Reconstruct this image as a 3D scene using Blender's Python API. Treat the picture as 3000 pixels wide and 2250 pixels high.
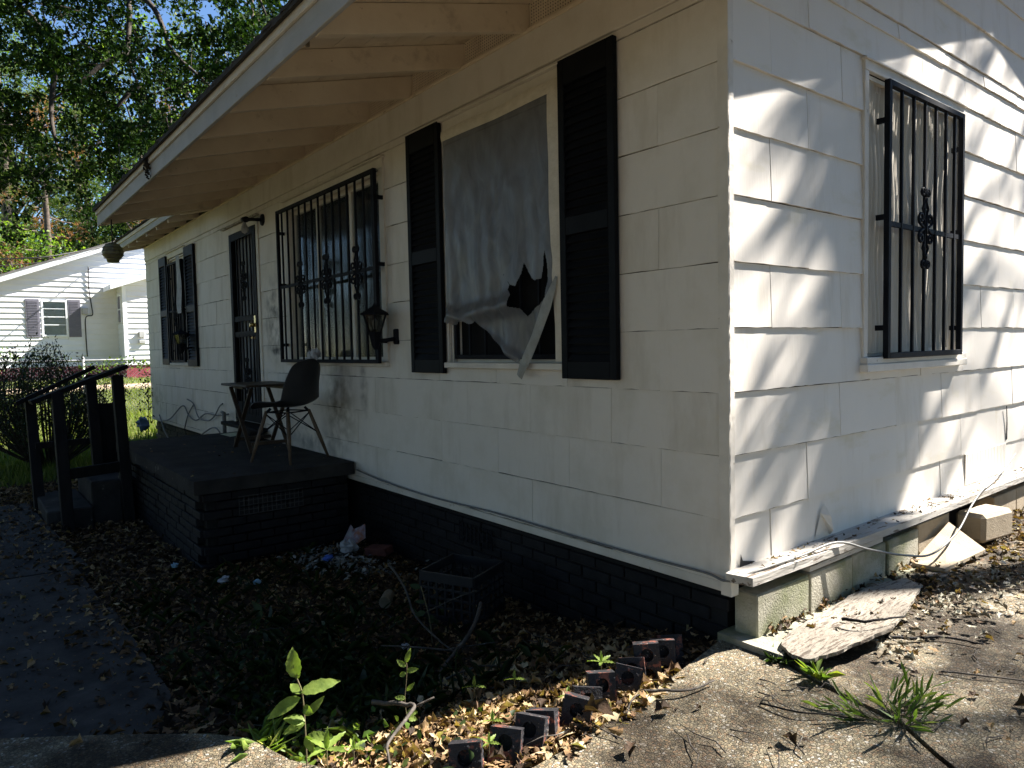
import bpy, math, random
import numpy as np
from mathutils import Matrix, Vector, Quaternion
random.seed(7); RNG = np.random.default_rng(11)
C = bpy.context.scene.collection
for o in list(bpy.data.objects): bpy.data.objects.remove(o)
R_ = math.radians

# ---------------------------------------------------------------- camera, sky, sun, exposure
CAM = Vector((1.739, -2.51, 1.243))
cd = bpy.data.cameras.new('camera'); cam = bpy.data.objects.new('camera', cd); C.objects.link(cam)
cam.matrix_world = Matrix(((0.6205, -0.0288, 0.7837, CAM.x), (0.7839, 0.0488, -0.6189, CAM.y), (-0.0205, 0.9984, 0.0529, CAM.z), (0, 0, 0, 1)))
cd.sensor_width = 36; cd.lens = 24.92; cd.clip_start = 0.05; cd.clip_end = 900
bpy.context.scene.camera = cam
SUN_EL = 42.5; SUN_AZ = 16.9
SD = Vector((math.sin(R_(SUN_AZ)) * math.cos(R_(SUN_EL)), math.cos(R_(SUN_AZ)) * math.cos(R_(SUN_EL)), math.sin(R_(SUN_EL))))
w = bpy.data.worlds.new('World'); bpy.context.scene.world = w; w.use_nodes = True
nt = w.node_tree; bg = nt.nodes['Background']; sky = nt.nodes.new('ShaderNodeTexSky')
sky.sky_type = 'NISHITA'; sky.sun_disc = False; sky.sun_elevation = R_(SUN_EL); sky.sun_rotation = R_(SUN_AZ)
sky.air_density = 1.0; sky.dust_density = 0.0; sky.ozone_density = 6.0
nt.links.new(sky.outputs[0], bg.inputs[0]); bg.inputs[1].default_value = 0.05
sl = bpy.data.lights.new('sun', 'SUN'); sl.energy = 5.0; sl.angle = R_(0.53); sl.color = (1.0, 0.93, 0.85)
so = bpy.data.objects.new('sun', sl); C.objects.link(so); so.location = (5, 20, 20)
so.rotation_mode = 'QUATERNION'; so.rotation_quaternion = (-SD).to_track_quat('-Z', 'Y')
vs = bpy.context.scene.view_settings; vs.view_transform = 'Standard'; vs.look = 'None'; vs.exposure = 2.2; vs.gamma = 1.0; vs.use_curve_mapping = False

# ---------------------------------------------------------------- materials
MATS = {}
def M(name, cols, scale=4.0, stretch=(1, 1, 1), rough=.7, bump=.15, bscale=60, bstretch=(1, 1, 1), island=False, trl=0.0,
      metal=0.0, spec=.35, streak=None, spots=None, detail=6, bdist=.004, coat=0, stain=None):
    """cols: list of (pos, rgb). streak/spots: (scale, stretch, threshold, rgb, width) patches of another colour."""
    if name in MATS: return MATS[name]
    m = bpy.data.materials.new(name); m.use_nodes = True; n = m.node_tree.nodes; l = m.node_tree.links
    p = n['Principled BSDF']; p.inputs['Roughness'].default_value = rough; p.inputs['Metallic'].default_value = metal
    p.inputs['Specular IOR Level'].default_value = spec
    tc = n.new('ShaderNodeTexCoord'); oi = n.new('ShaderNodeObjectInfo')
    mul = n.new('ShaderNodeMath'); mul.operation = 'MULTIPLY'; mul.inputs[1].default_value = 13.7; l.new(oi.outputs['Random'], mul.inputs[0])
    add = n.new('ShaderNodeVectorMath'); add.operation = 'ADD'; l.new(tc.outputs['Object'], add.inputs[0]); l.new(mul.outputs[0], add.inputs[1])
    def noise(sc, st, det=6, rg=.6):
        mp = n.new('ShaderNodeMapping'); mp.inputs['Scale'].default_value = st; l.new(add.outputs[0], mp.inputs[0])
        t = n.new('ShaderNodeTexNoise'); t.inputs['Scale'].default_value = sc; t.inputs['Detail'].default_value = det; t.inputs['Roughness'].default_value = rg
        l.new(mp.outputs[0], t.inputs['Vector']); return t.outputs['Fac']
    def ramp(fac, cs):
        r = n.new('ShaderNodeValToRGB'); e = r.color_ramp.elements
        while len(e) < len(cs): e.new(.5)
        for i, (a, c) in enumerate(cs): e[i].position = a; e[i].color = (*c, 1)
        l.new(fac, r.inputs[0]); return r.outputs[0]
    if island:
        g = n.new('ShaderNodeNewGeometry'); fac = g.outputs['Random Per Island']
    else: fac = noise(scale, stretch, detail)
    col = ramp(fac, cols)
    if island:   # a little variation inside each leaf
        v = ramp(noise(scale, stretch, 3), [(.3, (.55, .6, .5)), (.7, (1.25, 1.2, 1.1))])
        mx = n.new('ShaderNodeMix'); mx.data_type = 'RGBA'; mx.blend_type = 'MULTIPLY'; mx.inputs[0].default_value = 1
        l.new(col, mx.inputs[6]); l.new(v, mx.inputs[7]); col = mx.outputs[2]
    for sp in (streak or []):
        sc, st, th, rgb, wd = sp
        f = ramp(noise(sc, st, 8, .65), [(max(th - wd, 0), (0, 0, 0)), (th, (1, 1, 1))])
        mx = n.new('ShaderNodeMix'); mx.data_type = 'RGBA'; l.new(f, mx.inputs[0]); l.new(col, mx.inputs[6]); mx.inputs[7].default_value = (*rgb, 1); col = mx.outputs[2]
    if stain:
        g2 = n.new('ShaderNodeNewGeometry')
        for (cx0, cz0, rx, rz, rgb, amt) in stain:
            sb = n.new('ShaderNodeVectorMath'); sb.operation = 'SUBTRACT'; l.new(g2.outputs['Position'], sb.inputs[0]); sb.inputs[1].default_value = (cx0, 0, cz0)
            sc_ = n.new('ShaderNodeVectorMath'); sc_.operation = 'MULTIPLY'; l.new(sb.outputs[0], sc_.inputs[0]); sc_.inputs[1].default_value = (1 / rx, 0, 1 / rz)
            ln = n.new('ShaderNodeVectorMath'); ln.operation = 'LENGTH'; l.new(sc_.outputs[0], ln.inputs[0])
            mr = n.new('ShaderNodeMapRange'); mr.interpolation_type = 'SMOOTHSTEP'; mr.inputs[1].default_value = 1.0; mr.inputs[2].default_value = .2; l.new(ln.outputs['Value'], mr.inputs[0])
            nn_ = n.new('ShaderNodeTexNoise'); nn_.inputs['Scale'].default_value = 9; nn_.inputs['Detail'].default_value = 8; l.new(g2.outputs['Position'], nn_.inputs['Vector'])
            nr = n.new('ShaderNodeMapRange'); nr.inputs[1].default_value = .38; nr.inputs[2].default_value = .66; nr.inputs[4].default_value = amt; l.new(nn_.outputs[0], nr.inputs[0])
            mm_ = n.new('ShaderNodeMath'); mm_.operation = 'MULTIPLY'; l.new(mr.outputs[0], mm_.inputs[0]); l.new(nr.outputs[0], mm_.inputs[1])
            mx = n.new('ShaderNodeMix'); mx.data_type = 'RGBA'; l.new(mm_.outputs[0], mx.inputs[0]); l.new(col, mx.inputs[6]); mx.inputs[7].default_value = (*rgb, 1); col = mx.outputs[2]
    l.new(col, p.inputs['Base Color'])
    if bump:
        b = n.new('ShaderNodeBump'); b.inputs['Strength'].default_value = bump; b.inputs['Distance'].default_value = bdist
        l.new(noise(bscale, bstretch, 5), b.inputs['Height']); l.new(b.outputs[0], p.inputs['Normal'])
    if trl:
        t = n.new('ShaderNodeBsdfTranslucent'); mx = n.new('ShaderNodeMixShader'); mx.inputs[0].default_value = trl
        tm = n.new('ShaderNodeMix'); tm.data_type = 'RGBA'; tm.blend_type = 'MULTIPLY'; tm.inputs[0].default_value = 1; tm.inputs[7].default_value = (1.5, 1.7, .6, 1)
        l.new(col, tm.inputs[6]); l.new(tm.outputs[2], t.inputs[0])
        l.new(p.outputs[0], mx.inputs[1]); l.new(t.outputs[0], mx.inputs[2]); l.new(mx.outputs[0], n['Material Output'].inputs[0])
    MATS[name] = m; return m

def W(c, k): return tuple(x * k for x in c)
PW = (.75, .71, .645)
m_siding = M('siding_paint', [(.3, W(PW, .93)), (.6, PW), (.8, W(PW, 1.04))], 2.2, rough=.62, bump=.35, bscale=70, bstretch=(1, 1, .06),
             streak=[(4, (1, 1, .2), .78, (.52, .47, .39), .26), (60, (1, 1, 1), .77, (.30, .26, .2), .03), (2.2, (1, 1, 1), .72, (.60, .56, .48), .25)],
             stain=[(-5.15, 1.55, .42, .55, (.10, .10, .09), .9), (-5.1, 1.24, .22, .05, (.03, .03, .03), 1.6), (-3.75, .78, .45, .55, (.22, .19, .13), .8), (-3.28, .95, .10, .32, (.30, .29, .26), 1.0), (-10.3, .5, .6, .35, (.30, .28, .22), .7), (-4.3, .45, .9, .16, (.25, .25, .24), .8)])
m_felt = M('dark_sheathing', [(.3, (.03, .026, .02)), (.7, (.06, .05, .04))], 6, rough=.9, bump=0, spec=.1)
m_siding_side = M('siding_paint_sunny', [(.3, W(PW, .95)), (.6, PW), (.8, W(PW, 1.05))], 2.2, rough=.62, bump=.22, bscale=90, bstretch=(1, 1, .05),
             streak=[(4, (1, 1, .2), .80, (.58, .52, .42), .25), (75, (1, 1, 1), .78, (.25, .2, .15), .03), (1.6, (1, 1, 3), .78, (.62, .57, .42), .2)])
m_stained = M('siding_paint_stained', [(.25, W(PW, .8)), (.6, W(PW, .98))], 2.0, rough=.65, bump=.3, bscale=70, bstretch=(1, 1, .06),
             streak=[(9, (1, 1, .5), .66, (.13, .125, .11), .26)])
m_trim = M('trim_paint', [(.3, (.60, .56, .49)), (.7, (.74, .70, .63))], 6, rough=.6, bump=.4, bscale=45, streak=[(14, (1, 1, 1), .72, (.33, .27, .18), .06)])
m_soffit = M('soffit_paint', [(.3, (.66, .56, .43)), (.7, (.80, .70, .55))], 3, rough=.7, bump=.4, bscale=40, bstretch=(1, .2, 1), streak=[(5, (1, 1, 1), .76, (.42, .33, .23), .18), (30, (.3, 1, 1), .72, (.28, .2, .12), .04)])
m_peel = M('peeling_board', [(.3, (.34, .32, .28)), (.7, (.50, .48, .44))], 8, stretch=(1, .25, 1), rough=.75, bump=.9, bscale=40, bstretch=(1, .12, 1), bdist=.01,
           streak=[(14, (2.2, .30, 2.2), .60, (.13, .10, .075), .03)])
m_roofing = M('asphalt_shingle', [(.3, (.02, .02, .02)), (.7, (.06, .055, .05))], 30, rough=.95, bump=.6, bscale=80)
m_iron = M('black_iron', [(.3, (.008, .009, .012)), (.7, (.016, .018, .024))], 8, rough=.62, bump=.2, bscale=60, spec=.06)
m_shutter = M('black_shutter', [(.3, (.004, .005, .007)), (.7, (.008, .009, .012))], 8, rough=.55, bump=.15, bscale=60, spec=.09, streak=[(22, (1, 1, .5), .80, (.5, .48, .42), .01)])
m_brickblk = M('black_painted_brick', [(.3, (.008, .008, .010)), (.7, (.018, .018, .021))], 12, rough=.6, bump=.6, bscale=70, spec=.15, streak=[(7, (1, 1, 1), .74, (.07, .03, .02), .03)])
m_brickpeel = M('peeling_black_brick', [(.3, (.012, .012, .015)), (.7, (.035, .034, .038))], 20, rough=.55, bump=.9, bscale=90, bdist=.006,
                streak=[(20, (1, 1, 1), .585, (.20, .072, .05), .03), (60, (1, 1, 1), .66, (.36, .32, .29), .02)])
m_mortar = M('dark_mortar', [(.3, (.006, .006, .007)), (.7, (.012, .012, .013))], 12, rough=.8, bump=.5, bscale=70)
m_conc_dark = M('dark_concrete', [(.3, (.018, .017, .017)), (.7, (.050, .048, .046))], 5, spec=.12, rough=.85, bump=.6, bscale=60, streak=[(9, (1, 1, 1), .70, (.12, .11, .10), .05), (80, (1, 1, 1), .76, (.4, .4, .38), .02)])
m_cmu = M('concrete_block', [(.25, (.19, .18, .13)), (.5, (.36, .34, .27)), (.75, (.46, .44, .37))], 5, rough=.9, bump=1.0, bscale=110, bdist=.006,
          streak=[(3.5, (1, 1, 1), .62, (.20, .21, .12), .2), (110, (1, 1, 1), .68, (.10, .09, .07), .03)])
m_cmu2 = M('warm_concrete', [(.25, (.30, .24, .16)), (.75, (.48, .40, .29))], 6, rough=.9, bump=.9, bscale=110, streak=[(90, (1, 1, 1), .7, (.12, .1, .07), .03)])
m_oldwood = M('dark_wood', [(.3, (.006, .006, .006)), (.7, (.015, .014, .014))], 4, spec=.12, stretch=(4, 4, .6), rough=.7, bump=.7, bscale=30, bstretch=(3, 3, .15))
m_legwood = M('chair_leg_wood', [(.3, (.08, .055, .035)), (.7, (.17, .12, .08))], 20, stretch=(3, 3, .4), rough=.55, bump=.2)
m_tablewood = M('table_wood', [(.3, (.035, .024, .016)), (.7, (.075, .05, .034))], 10, rough=.5, bump=.2)
m_chair = M('dark_plastic', [(.3, (.016, .017, .021)), (.7, (.028, .030, .036))], 5, rough=.5, bump=.1, bscale=200, spec=.4)
m_plastic_black = M('crate_plastic', [(.3, (.010, .011, .014)), (.7, (.02, .021, .026))], 5, rough=.45, bump=.1)
m_white = M('white_paper', [(.3, (.30, .31, .33)), (.7, (.46, .47, .49))], 18, rough=.7, bump=.4, bscale=50)
m_paperprint = M('printed_paper', [(.35, (.36, .36, .38)), (.5, (.26, .20, .24)), (.62, (.30, .11, .05)), (.8, (.36, .36, .38))], 16, rough=.6, bump=.3)
m_blue = M('blue_wrapper', [(.4, (.04, .10, .42)), (.6, (.08, .17, .6))], 30, rough=.4, bump=.4)
m_lblue = M('pale_blue_scrap', [(.4, (.20, .36, .46)), (.6, (.34, .5, .6))], 30, rough=.5, bump=.4)
m_yellow = M('pale_yellow_card', [(.4, (.5, .52, .34)), (.6, (.62, .63, .45))], 30, rough=.7, bump=.2)
m_tin = M('tan_can', [(.4, (.13, .11, .07)), (.6, (.19, .16, .11))], 20, rough=.5, bump=.2)
m_redbrick = M('red_brick', [(.3, (.07, .022, .02)), (.7, (.13, .045, .035))], 20, rough=.85, bump=.6)
m_nbsiding = M('neighbour_siding', [(.3, (.66, .68, .70)), (.7, (.76, .78, .81))], 1.2, rough=.5, bump=.1)
m_nbtrim = M('neighbour_trim', [(.3, (.62, .66, .70)), (.7, (.76, .79, .82))], 2, rough=.5, bump=.1)
m_nbshut = M('neighbour_shutter', [(.3, (.12, .12, .15)), (.7, (.16, .16, .20))], 5, rough=.6, bump=.2)
m_nbbrick = M('neighbour_brick', [(.3, (.20, .035, .05)), (.7, (.30, .06, .08))], 6, rough=.8, bump=.5, bscale=20)
m_nbroof = M('neighbour_roof', [(.3, (.10, .10, .10)), (.7, (.18, .17, .17))], 10, rough=.9, bump=.4)
m_grey = M('grey_box', [(.3, (.32, .33, .33)), (.7, (.42, .43, .43))], 5, rough=.5, bump=.1)
m_steel = M('galvanised_wire', [(.3, (.28, .29, .30)), (.7, (.42, .43, .44))], 9, rough=.45, metal=.6, bump=.1)
m_cable = M('grey_cable', [(.3, (.12, .125, .13)), (.7, (.2, .2, .2))], 30, rough=.5, bump=.1)
m_whitecable = M('pale_cable', [(.3, (.12, .12, .115)), (.7, (.20, .20, .19))], 30, rough=.5, bump=.1)
m_blackcable = M('black_cable', [(.3, (.01, .01, .01)), (.7, (.02, .02, .02))], 30, rough=.5, bump=.1)
m_dark = M('dark_interior', [(.3, (.012, .011, .010)), (.7, (.022, .020, .018))], 3, rough=.9, bump=0)
m_curtain = M('dim_curtain', [(.3, (.40, .42, .28)), (.7, (.66, .68, .50))], 5, stretch=(3, 3, .1), rough=.9, bump=.1)
m_curtain2 = M('beige_curtain', [(.3, (.50, .46, .38)), (.7, (.66, .61, .52))], 4, stretch=(3, 3, .3), rough=.8, bump=.2)
m_brass = M('brass', [(.3, (.45, .33, .12)), (.7, (.6, .45, .18))], 20, rough=.25, metal=.9, bump=.1)
m_blind = M('white_blind', [(.3, (.46, .48, .51)), (.7, (.60, .62, .65))], 6, rough=.5, bump=.1)
m_nest = M('rotted_debris', [(.3, (.01, .009, .008)), (.7, (.05, .04, .03))], 40, rough=.95, bump=.9)
m_bark = M('bark', [(.3, (.025, .020, .016)), (.7, (.075, .062, .05))], 10, stretch=(1, 1, .3), rough=.9, bump=1.0, bscale=14, bstretch=(1, 1, .3), bdist=.03)
m_stick = M('stick_bark', [(.3, (.035, .03, .026)), (.6, (.09, .078, .066)), (.78, (.20, .22, .19))], 30, rough=.9, bump=.8, bscale=90)
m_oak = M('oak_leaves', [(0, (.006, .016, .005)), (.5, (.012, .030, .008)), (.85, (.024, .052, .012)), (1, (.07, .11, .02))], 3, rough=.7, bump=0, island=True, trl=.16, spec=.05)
m_yard = M('yard_tree_leaves', [(0, (.022, .040, .012)), (.5, (.045, .068, .022)), (1, (.08, .09, .03))], 3, rough=.6, bump=0, island=True, trl=.1, spec=.2)
m_bright = M('bright_leaves', [(0, (.06, .12, .02)), (.6, (.11, .19, .03)), (1, (.20, .26, .04))], 3, rough=.5, bump=0, island=True, trl=.45, spec=.3)
m_pine = M('pine_needles', [(0, (.045, .085, .025)), (.6, (.10, .145, .035)), (1, (.17, .19, .05))], 2, rough=.6, bump=0, island=True, trl=.3, spec=.2)
m_deadpine = M('dead_needles', [(0, (.20, .09, .035)), (.6, (.32, .15, .06)), (1, (.40, .22, .09))], 2, rough=.7, bump=0, island=True, trl=.2, spec=.2)
m_bush = M('shrub_leaves', [(0, (.008, .020, .006)), (.6, (.018, .035, .010)), (1, (.04, .07, .015))], 3, rough=.45, bump=0, island=True, trl=.18, spec=.4)
m_weed = M('weed_leaves', [(0, (.12, .20, .045)), (.6, (.19, .27, .06)), (1, (.30, .33, .07))], 30, rough=.5, bump=.4, bscale=90, island=True, trl=.35, spec=.35)
m_dweed = M('low_weeds', [(0, (.014, .028, .010)), (.7, (.032, .056, .018)), (1, (.07, .10, .03))], 20, rough=.55, bump=0, island=True, trl=.3, spec=.3)
m_grass = M('lawn_grass', [(0, (.09, .13, .03)), (.6, (.14, .19, .04)), (1, (.26, .25, .09))], 5, rough=.6, bump=0, island=True, trl=.35, spec=.25)
m_litter = M('dead_leaves', [(0, (.025, .016, .011)), (.35, (.07, .042, .026)), (.65, (.17, .100, .055)), (.88, (.34, .22, .12)), (1, (.46, .36, .24))], 40, rough=.75, bump=.5, bscale=150, island=True, trl=.12, spec=.25)
m_chip = M('paint_chips', [(0, (.16, .13, .10)), (.5, (.28, .26, .22)), (1, (.46, .44, .40))], 40, rough=.8, bump=.4, island=True, spec=.2)
m_shred = M('shredded_paper', [(0, (.12, .125, .13)), (.6, (.30, .31, .32)), (1, (.42, .43, .45))], 30, rough=.7, bump=.3, island=True)

def nodes(m): m.use_nodes = True; return m.node_tree.nodes, m.node_tree.links
def glass(name, tint=(.9, .95, .95), base=.0, rough=0.13, extra=.0):
    m = bpy.data.materials.new(name); n, l = nodes(m); n.remove(n['Principled BSDF'])
    t = n.new('ShaderNodeBsdfTransparent'); t.inputs[0].default_value = (*tint, 1)
    g = n.new('ShaderNodeBsdfGlossy'); g.inputs['Roughness'].default_value = rough; g.inputs[0].default_value = (.9, .9, .9, 1)
    f = n.new('ShaderNodeFresnel'); f.inputs[0].default_value = 1.5
    a = n.new('ShaderNodeMath'); a.operation = 'ADD'; a.inputs[1].default_value = extra; a.use_clamp = True; l.new(f.outputs[0], a.inputs[0])
    x = n.new('ShaderNodeMixShader'); l.new(a.outputs[0], x.inputs[0]); l.new(t.outputs[0], x.inputs[1]); l.new(g.outputs[0], x.inputs[2])
    l.new(x.outputs[0], n['Material Output'].inputs[0]); return m
m_glass = glass('window_glass')
m_screen = M('insect_screen', [(.3, (.006, .006, .007)), (.7, (.012, .012, .013))], 5, rough=.8, bump=0, spec=.1)
m_lampglass = glass('lamp_glass', (.55, .55, .5), extra=.03, rough=.2)
def film():
    m = bpy.data.materials.new('cloudy_plastic_film'); n, l = nodes(m); p = n['Principled BSDF']
    p.inputs['Base Color'].default_value = (.20, .205, .215, 1); p.inputs['Roughness'].default_value = .35; p.inputs['Specular IOR Level'].default_value = .5
    t = n.new('ShaderNodeBsdfTransparent'); t.inputs[0].default_value = (.9, .9, .9, 1)
    tc = n.new('ShaderNodeTexCoord'); mp = n.new('ShaderNodeMapping'); mp.inputs['Scale'].default_value = (5, 5, 2.4); l.new(tc.outputs['Object'], mp.inputs[0])
    ns = n.new('ShaderNodeTexNoise'); ns.inputs['Scale'].default_value = 1.7; ns.inputs['Detail'].default_value = 8; ns.inputs['Distortion'].default_value = 2.0; l.new(mp.outputs[0], ns.inputs[0])
    r = n.new('ShaderNodeMapRange'); r.inputs[1].default_value = .3; r.inputs[2].default_value = .7; r.inputs[3].default_value = .60; r.inputs[4].default_value = .82; l.new(ns.outputs[0], r.inputs[0])
    b = n.new('ShaderNodeBump'); b.inputs['Strength'].default_value = .5; b.inputs['Distance'].default_value = .01; l.new(ns.outputs[0], b.inputs['Height']); l.new(b.outputs[0], p.inputs['Normal'])
    x = n.new('ShaderNodeMixShader'); l.new(r.outputs[0], x.inputs[0]); l.new(t.outputs[0], x.inputs[1]); l.new(p.outputs[0], x.inputs[2]); l.new(x.outputs[0], n['Material Output'].inputs[0])
    return m
m_film = film()
def ground_mats():
    out = []
    # exposed aggregate concrete
    m = bpy.data.materials.new('exposed_aggregate'); n, l = nodes(m); p = n['Principled BSDF']; p.inputs['Roughness'].default_value = .8; p.inputs['Specular IOR Level'].default_value = .2
    tc = n.new('ShaderNodeTexCoord')
    v = n.new('ShaderNodeTexVoronoi'); v.inputs['Scale'].default_value = 105; l.new(tc.outputs['Object'], v.inputs['Vector'])
    v2 = n.new('ShaderNodeTexVoronoi'); v2.inputs['Scale'].default_value = 105; v2.feature = 'DISTANCE_TO_EDGE'; l.new(tc.outputs['Object'], v2.inputs['Vector'])
    wv = n.new('ShaderNodeSeparateColor'); l.new(v.outputs['Color'], wv.inputs[0])
    r = n.new('ShaderNodeValToRGB'); e = r.color_ramp.elements
    cs = [(0, (.13, .115, .08)), (.35, (.23, .20, .135)), (.6, (.31, .26, .165)), (.75, (.25, .17, .10)), (.92, (.36, .33, .25)), (1, (.46, .44, .39))]
    while len(e) < len(cs): e.new(.5)
    for i, (a, c) in enumerate(cs): e[i].position = a; e[i].color = (*c, 1)
    l.new(wv.outputs[0], r.inputs[0])
    er = n.new('ShaderNodeMapRange'); er.inputs[1].default_value = .0; er.inputs[2].default_value = .12; l.new(v2.outputs['Distance'], er.inputs[0])
    mx = n.new('ShaderNodeMix'); mx.data_type = 'RGBA'; l.new(er.outputs[0], mx.inputs[0]); mx.inputs[6].default_value = (.085, .075, .052, 1); l.new(r.outputs[0], mx.inputs[7])
    ns = n.new('ShaderNodeTexNoise'); ns.inputs['Scale'].default_value = 1.9; ns.inputs['Detail'].default_value = 8; ns.inputs['Roughness'].default_value = .65; l.new(tc.outputs['Object'], ns.inputs[0])
    sr = n.new('ShaderNodeValToRGB'); sr.color_ramp.elements[0].position = .44; sr.color_ramp.elements[0].color = (.26, .24, .23, 1); sr.color_ramp.elements[1].position = .58; sr.color_ramp.elements[1].color = (1, 1, 1, 1)
    l.new(ns.outputs[0], sr.inputs[0])
    m2 = n.new('ShaderNodeMix'); m2.data_type = 'RGBA'; m2.blend_type = 'MULTIPLY'; m2.inputs[0].default_value = 1; l.new(mx.outputs[2], m2.inputs[6]); l.new(sr.outputs[0], m2.inputs[7])
    l.new(m2.outputs[2], p.inputs['Base Color'])
    b = n.new('ShaderNodeBump'); b.inputs['Strength'].default_value = .8; b.inputs['Distance'].default_value = .004; l.new(er.outputs[0], b.inputs['Height']); l.new(b.outputs[0], p.inputs['Normal'])
    out.append(m)
    # earth that turns to lawn away from the house
    m = bpy.data.materials.new('earth_and_lawn'); n, l = nodes(m); p = n['Principled BSDF']; p.inputs['Roughness'].default_value = .95; p.inputs['Specular IOR Level'].default_value = .1
    tc = n.new('ShaderNodeTexCoord'); ns = n.new('ShaderNodeTexNoise'); ns.inputs['Scale'].default_value = 7; ns.inputs['Detail'].default_value = 9; l.new(tc.outputs['Object'], ns.inputs[0])
    r = n.new('ShaderNodeValToRGB'); r.color_ramp.elements[0].color = (.022, .016, .011, 1); r.color_ramp.elements[0].position = .35; r.color_ramp.elements[1].color = (.075, .052, .033, 1); r.color_ramp.elements[1].position = .7; l.new(ns.outputs[0], r.inputs[0])
    r2 = n.new('ShaderNodeValToRGB'); r2.color_ramp.elements[0].color = (.07, .10, .025, 1); r2.color_ramp.elements[0].position = .35; r2.color_ramp.elements[1].color = (.19, .19, .07, 1); r2.color_ramp.elements[1].position = .7; l.new(ns.outputs[0], r2.inputs[0])
    sx = n.new('ShaderNodeSeparateXYZ'); l.new(tc.outputs['Object'], sx.inputs[0])
    mr = n.new('ShaderNodeMapRange'); mr.inputs[1].default_value = -8.5; mr.inputs[2].default_value = -11; l.new(sx.outputs[0], mr.inputs[0])
    mx = n.new('ShaderNodeMix'); mx.data_type = 'RGBA'; l.new(mr.outputs[0], mx.inputs[0]); l.new(r.outputs[0], mx.inputs[6]); l.new(r2.outputs[0], mx.inputs[7]); l.new(mx.outputs[2], p.inputs['Base Color'])
    b = n.new('ShaderNodeBump'); b.inputs['Strength'].default_value = 1; b.inputs['Distance'].default_value = .03; l.new(ns.outputs[0], b.inputs['Height']); l.new(b.outputs[0], p.inputs['Normal'])
    out.append(m); return out
m_agg, m_earth = ground_mats()
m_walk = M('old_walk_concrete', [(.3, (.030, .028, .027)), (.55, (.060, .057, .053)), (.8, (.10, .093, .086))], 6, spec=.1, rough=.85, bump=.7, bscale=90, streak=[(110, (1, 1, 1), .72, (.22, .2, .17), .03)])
m_road = M('sandy_road', [(.3, (.34, .25, .17)), (.7, (.46, .36, .26))], 2, rough=.9, bump=.5)

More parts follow.
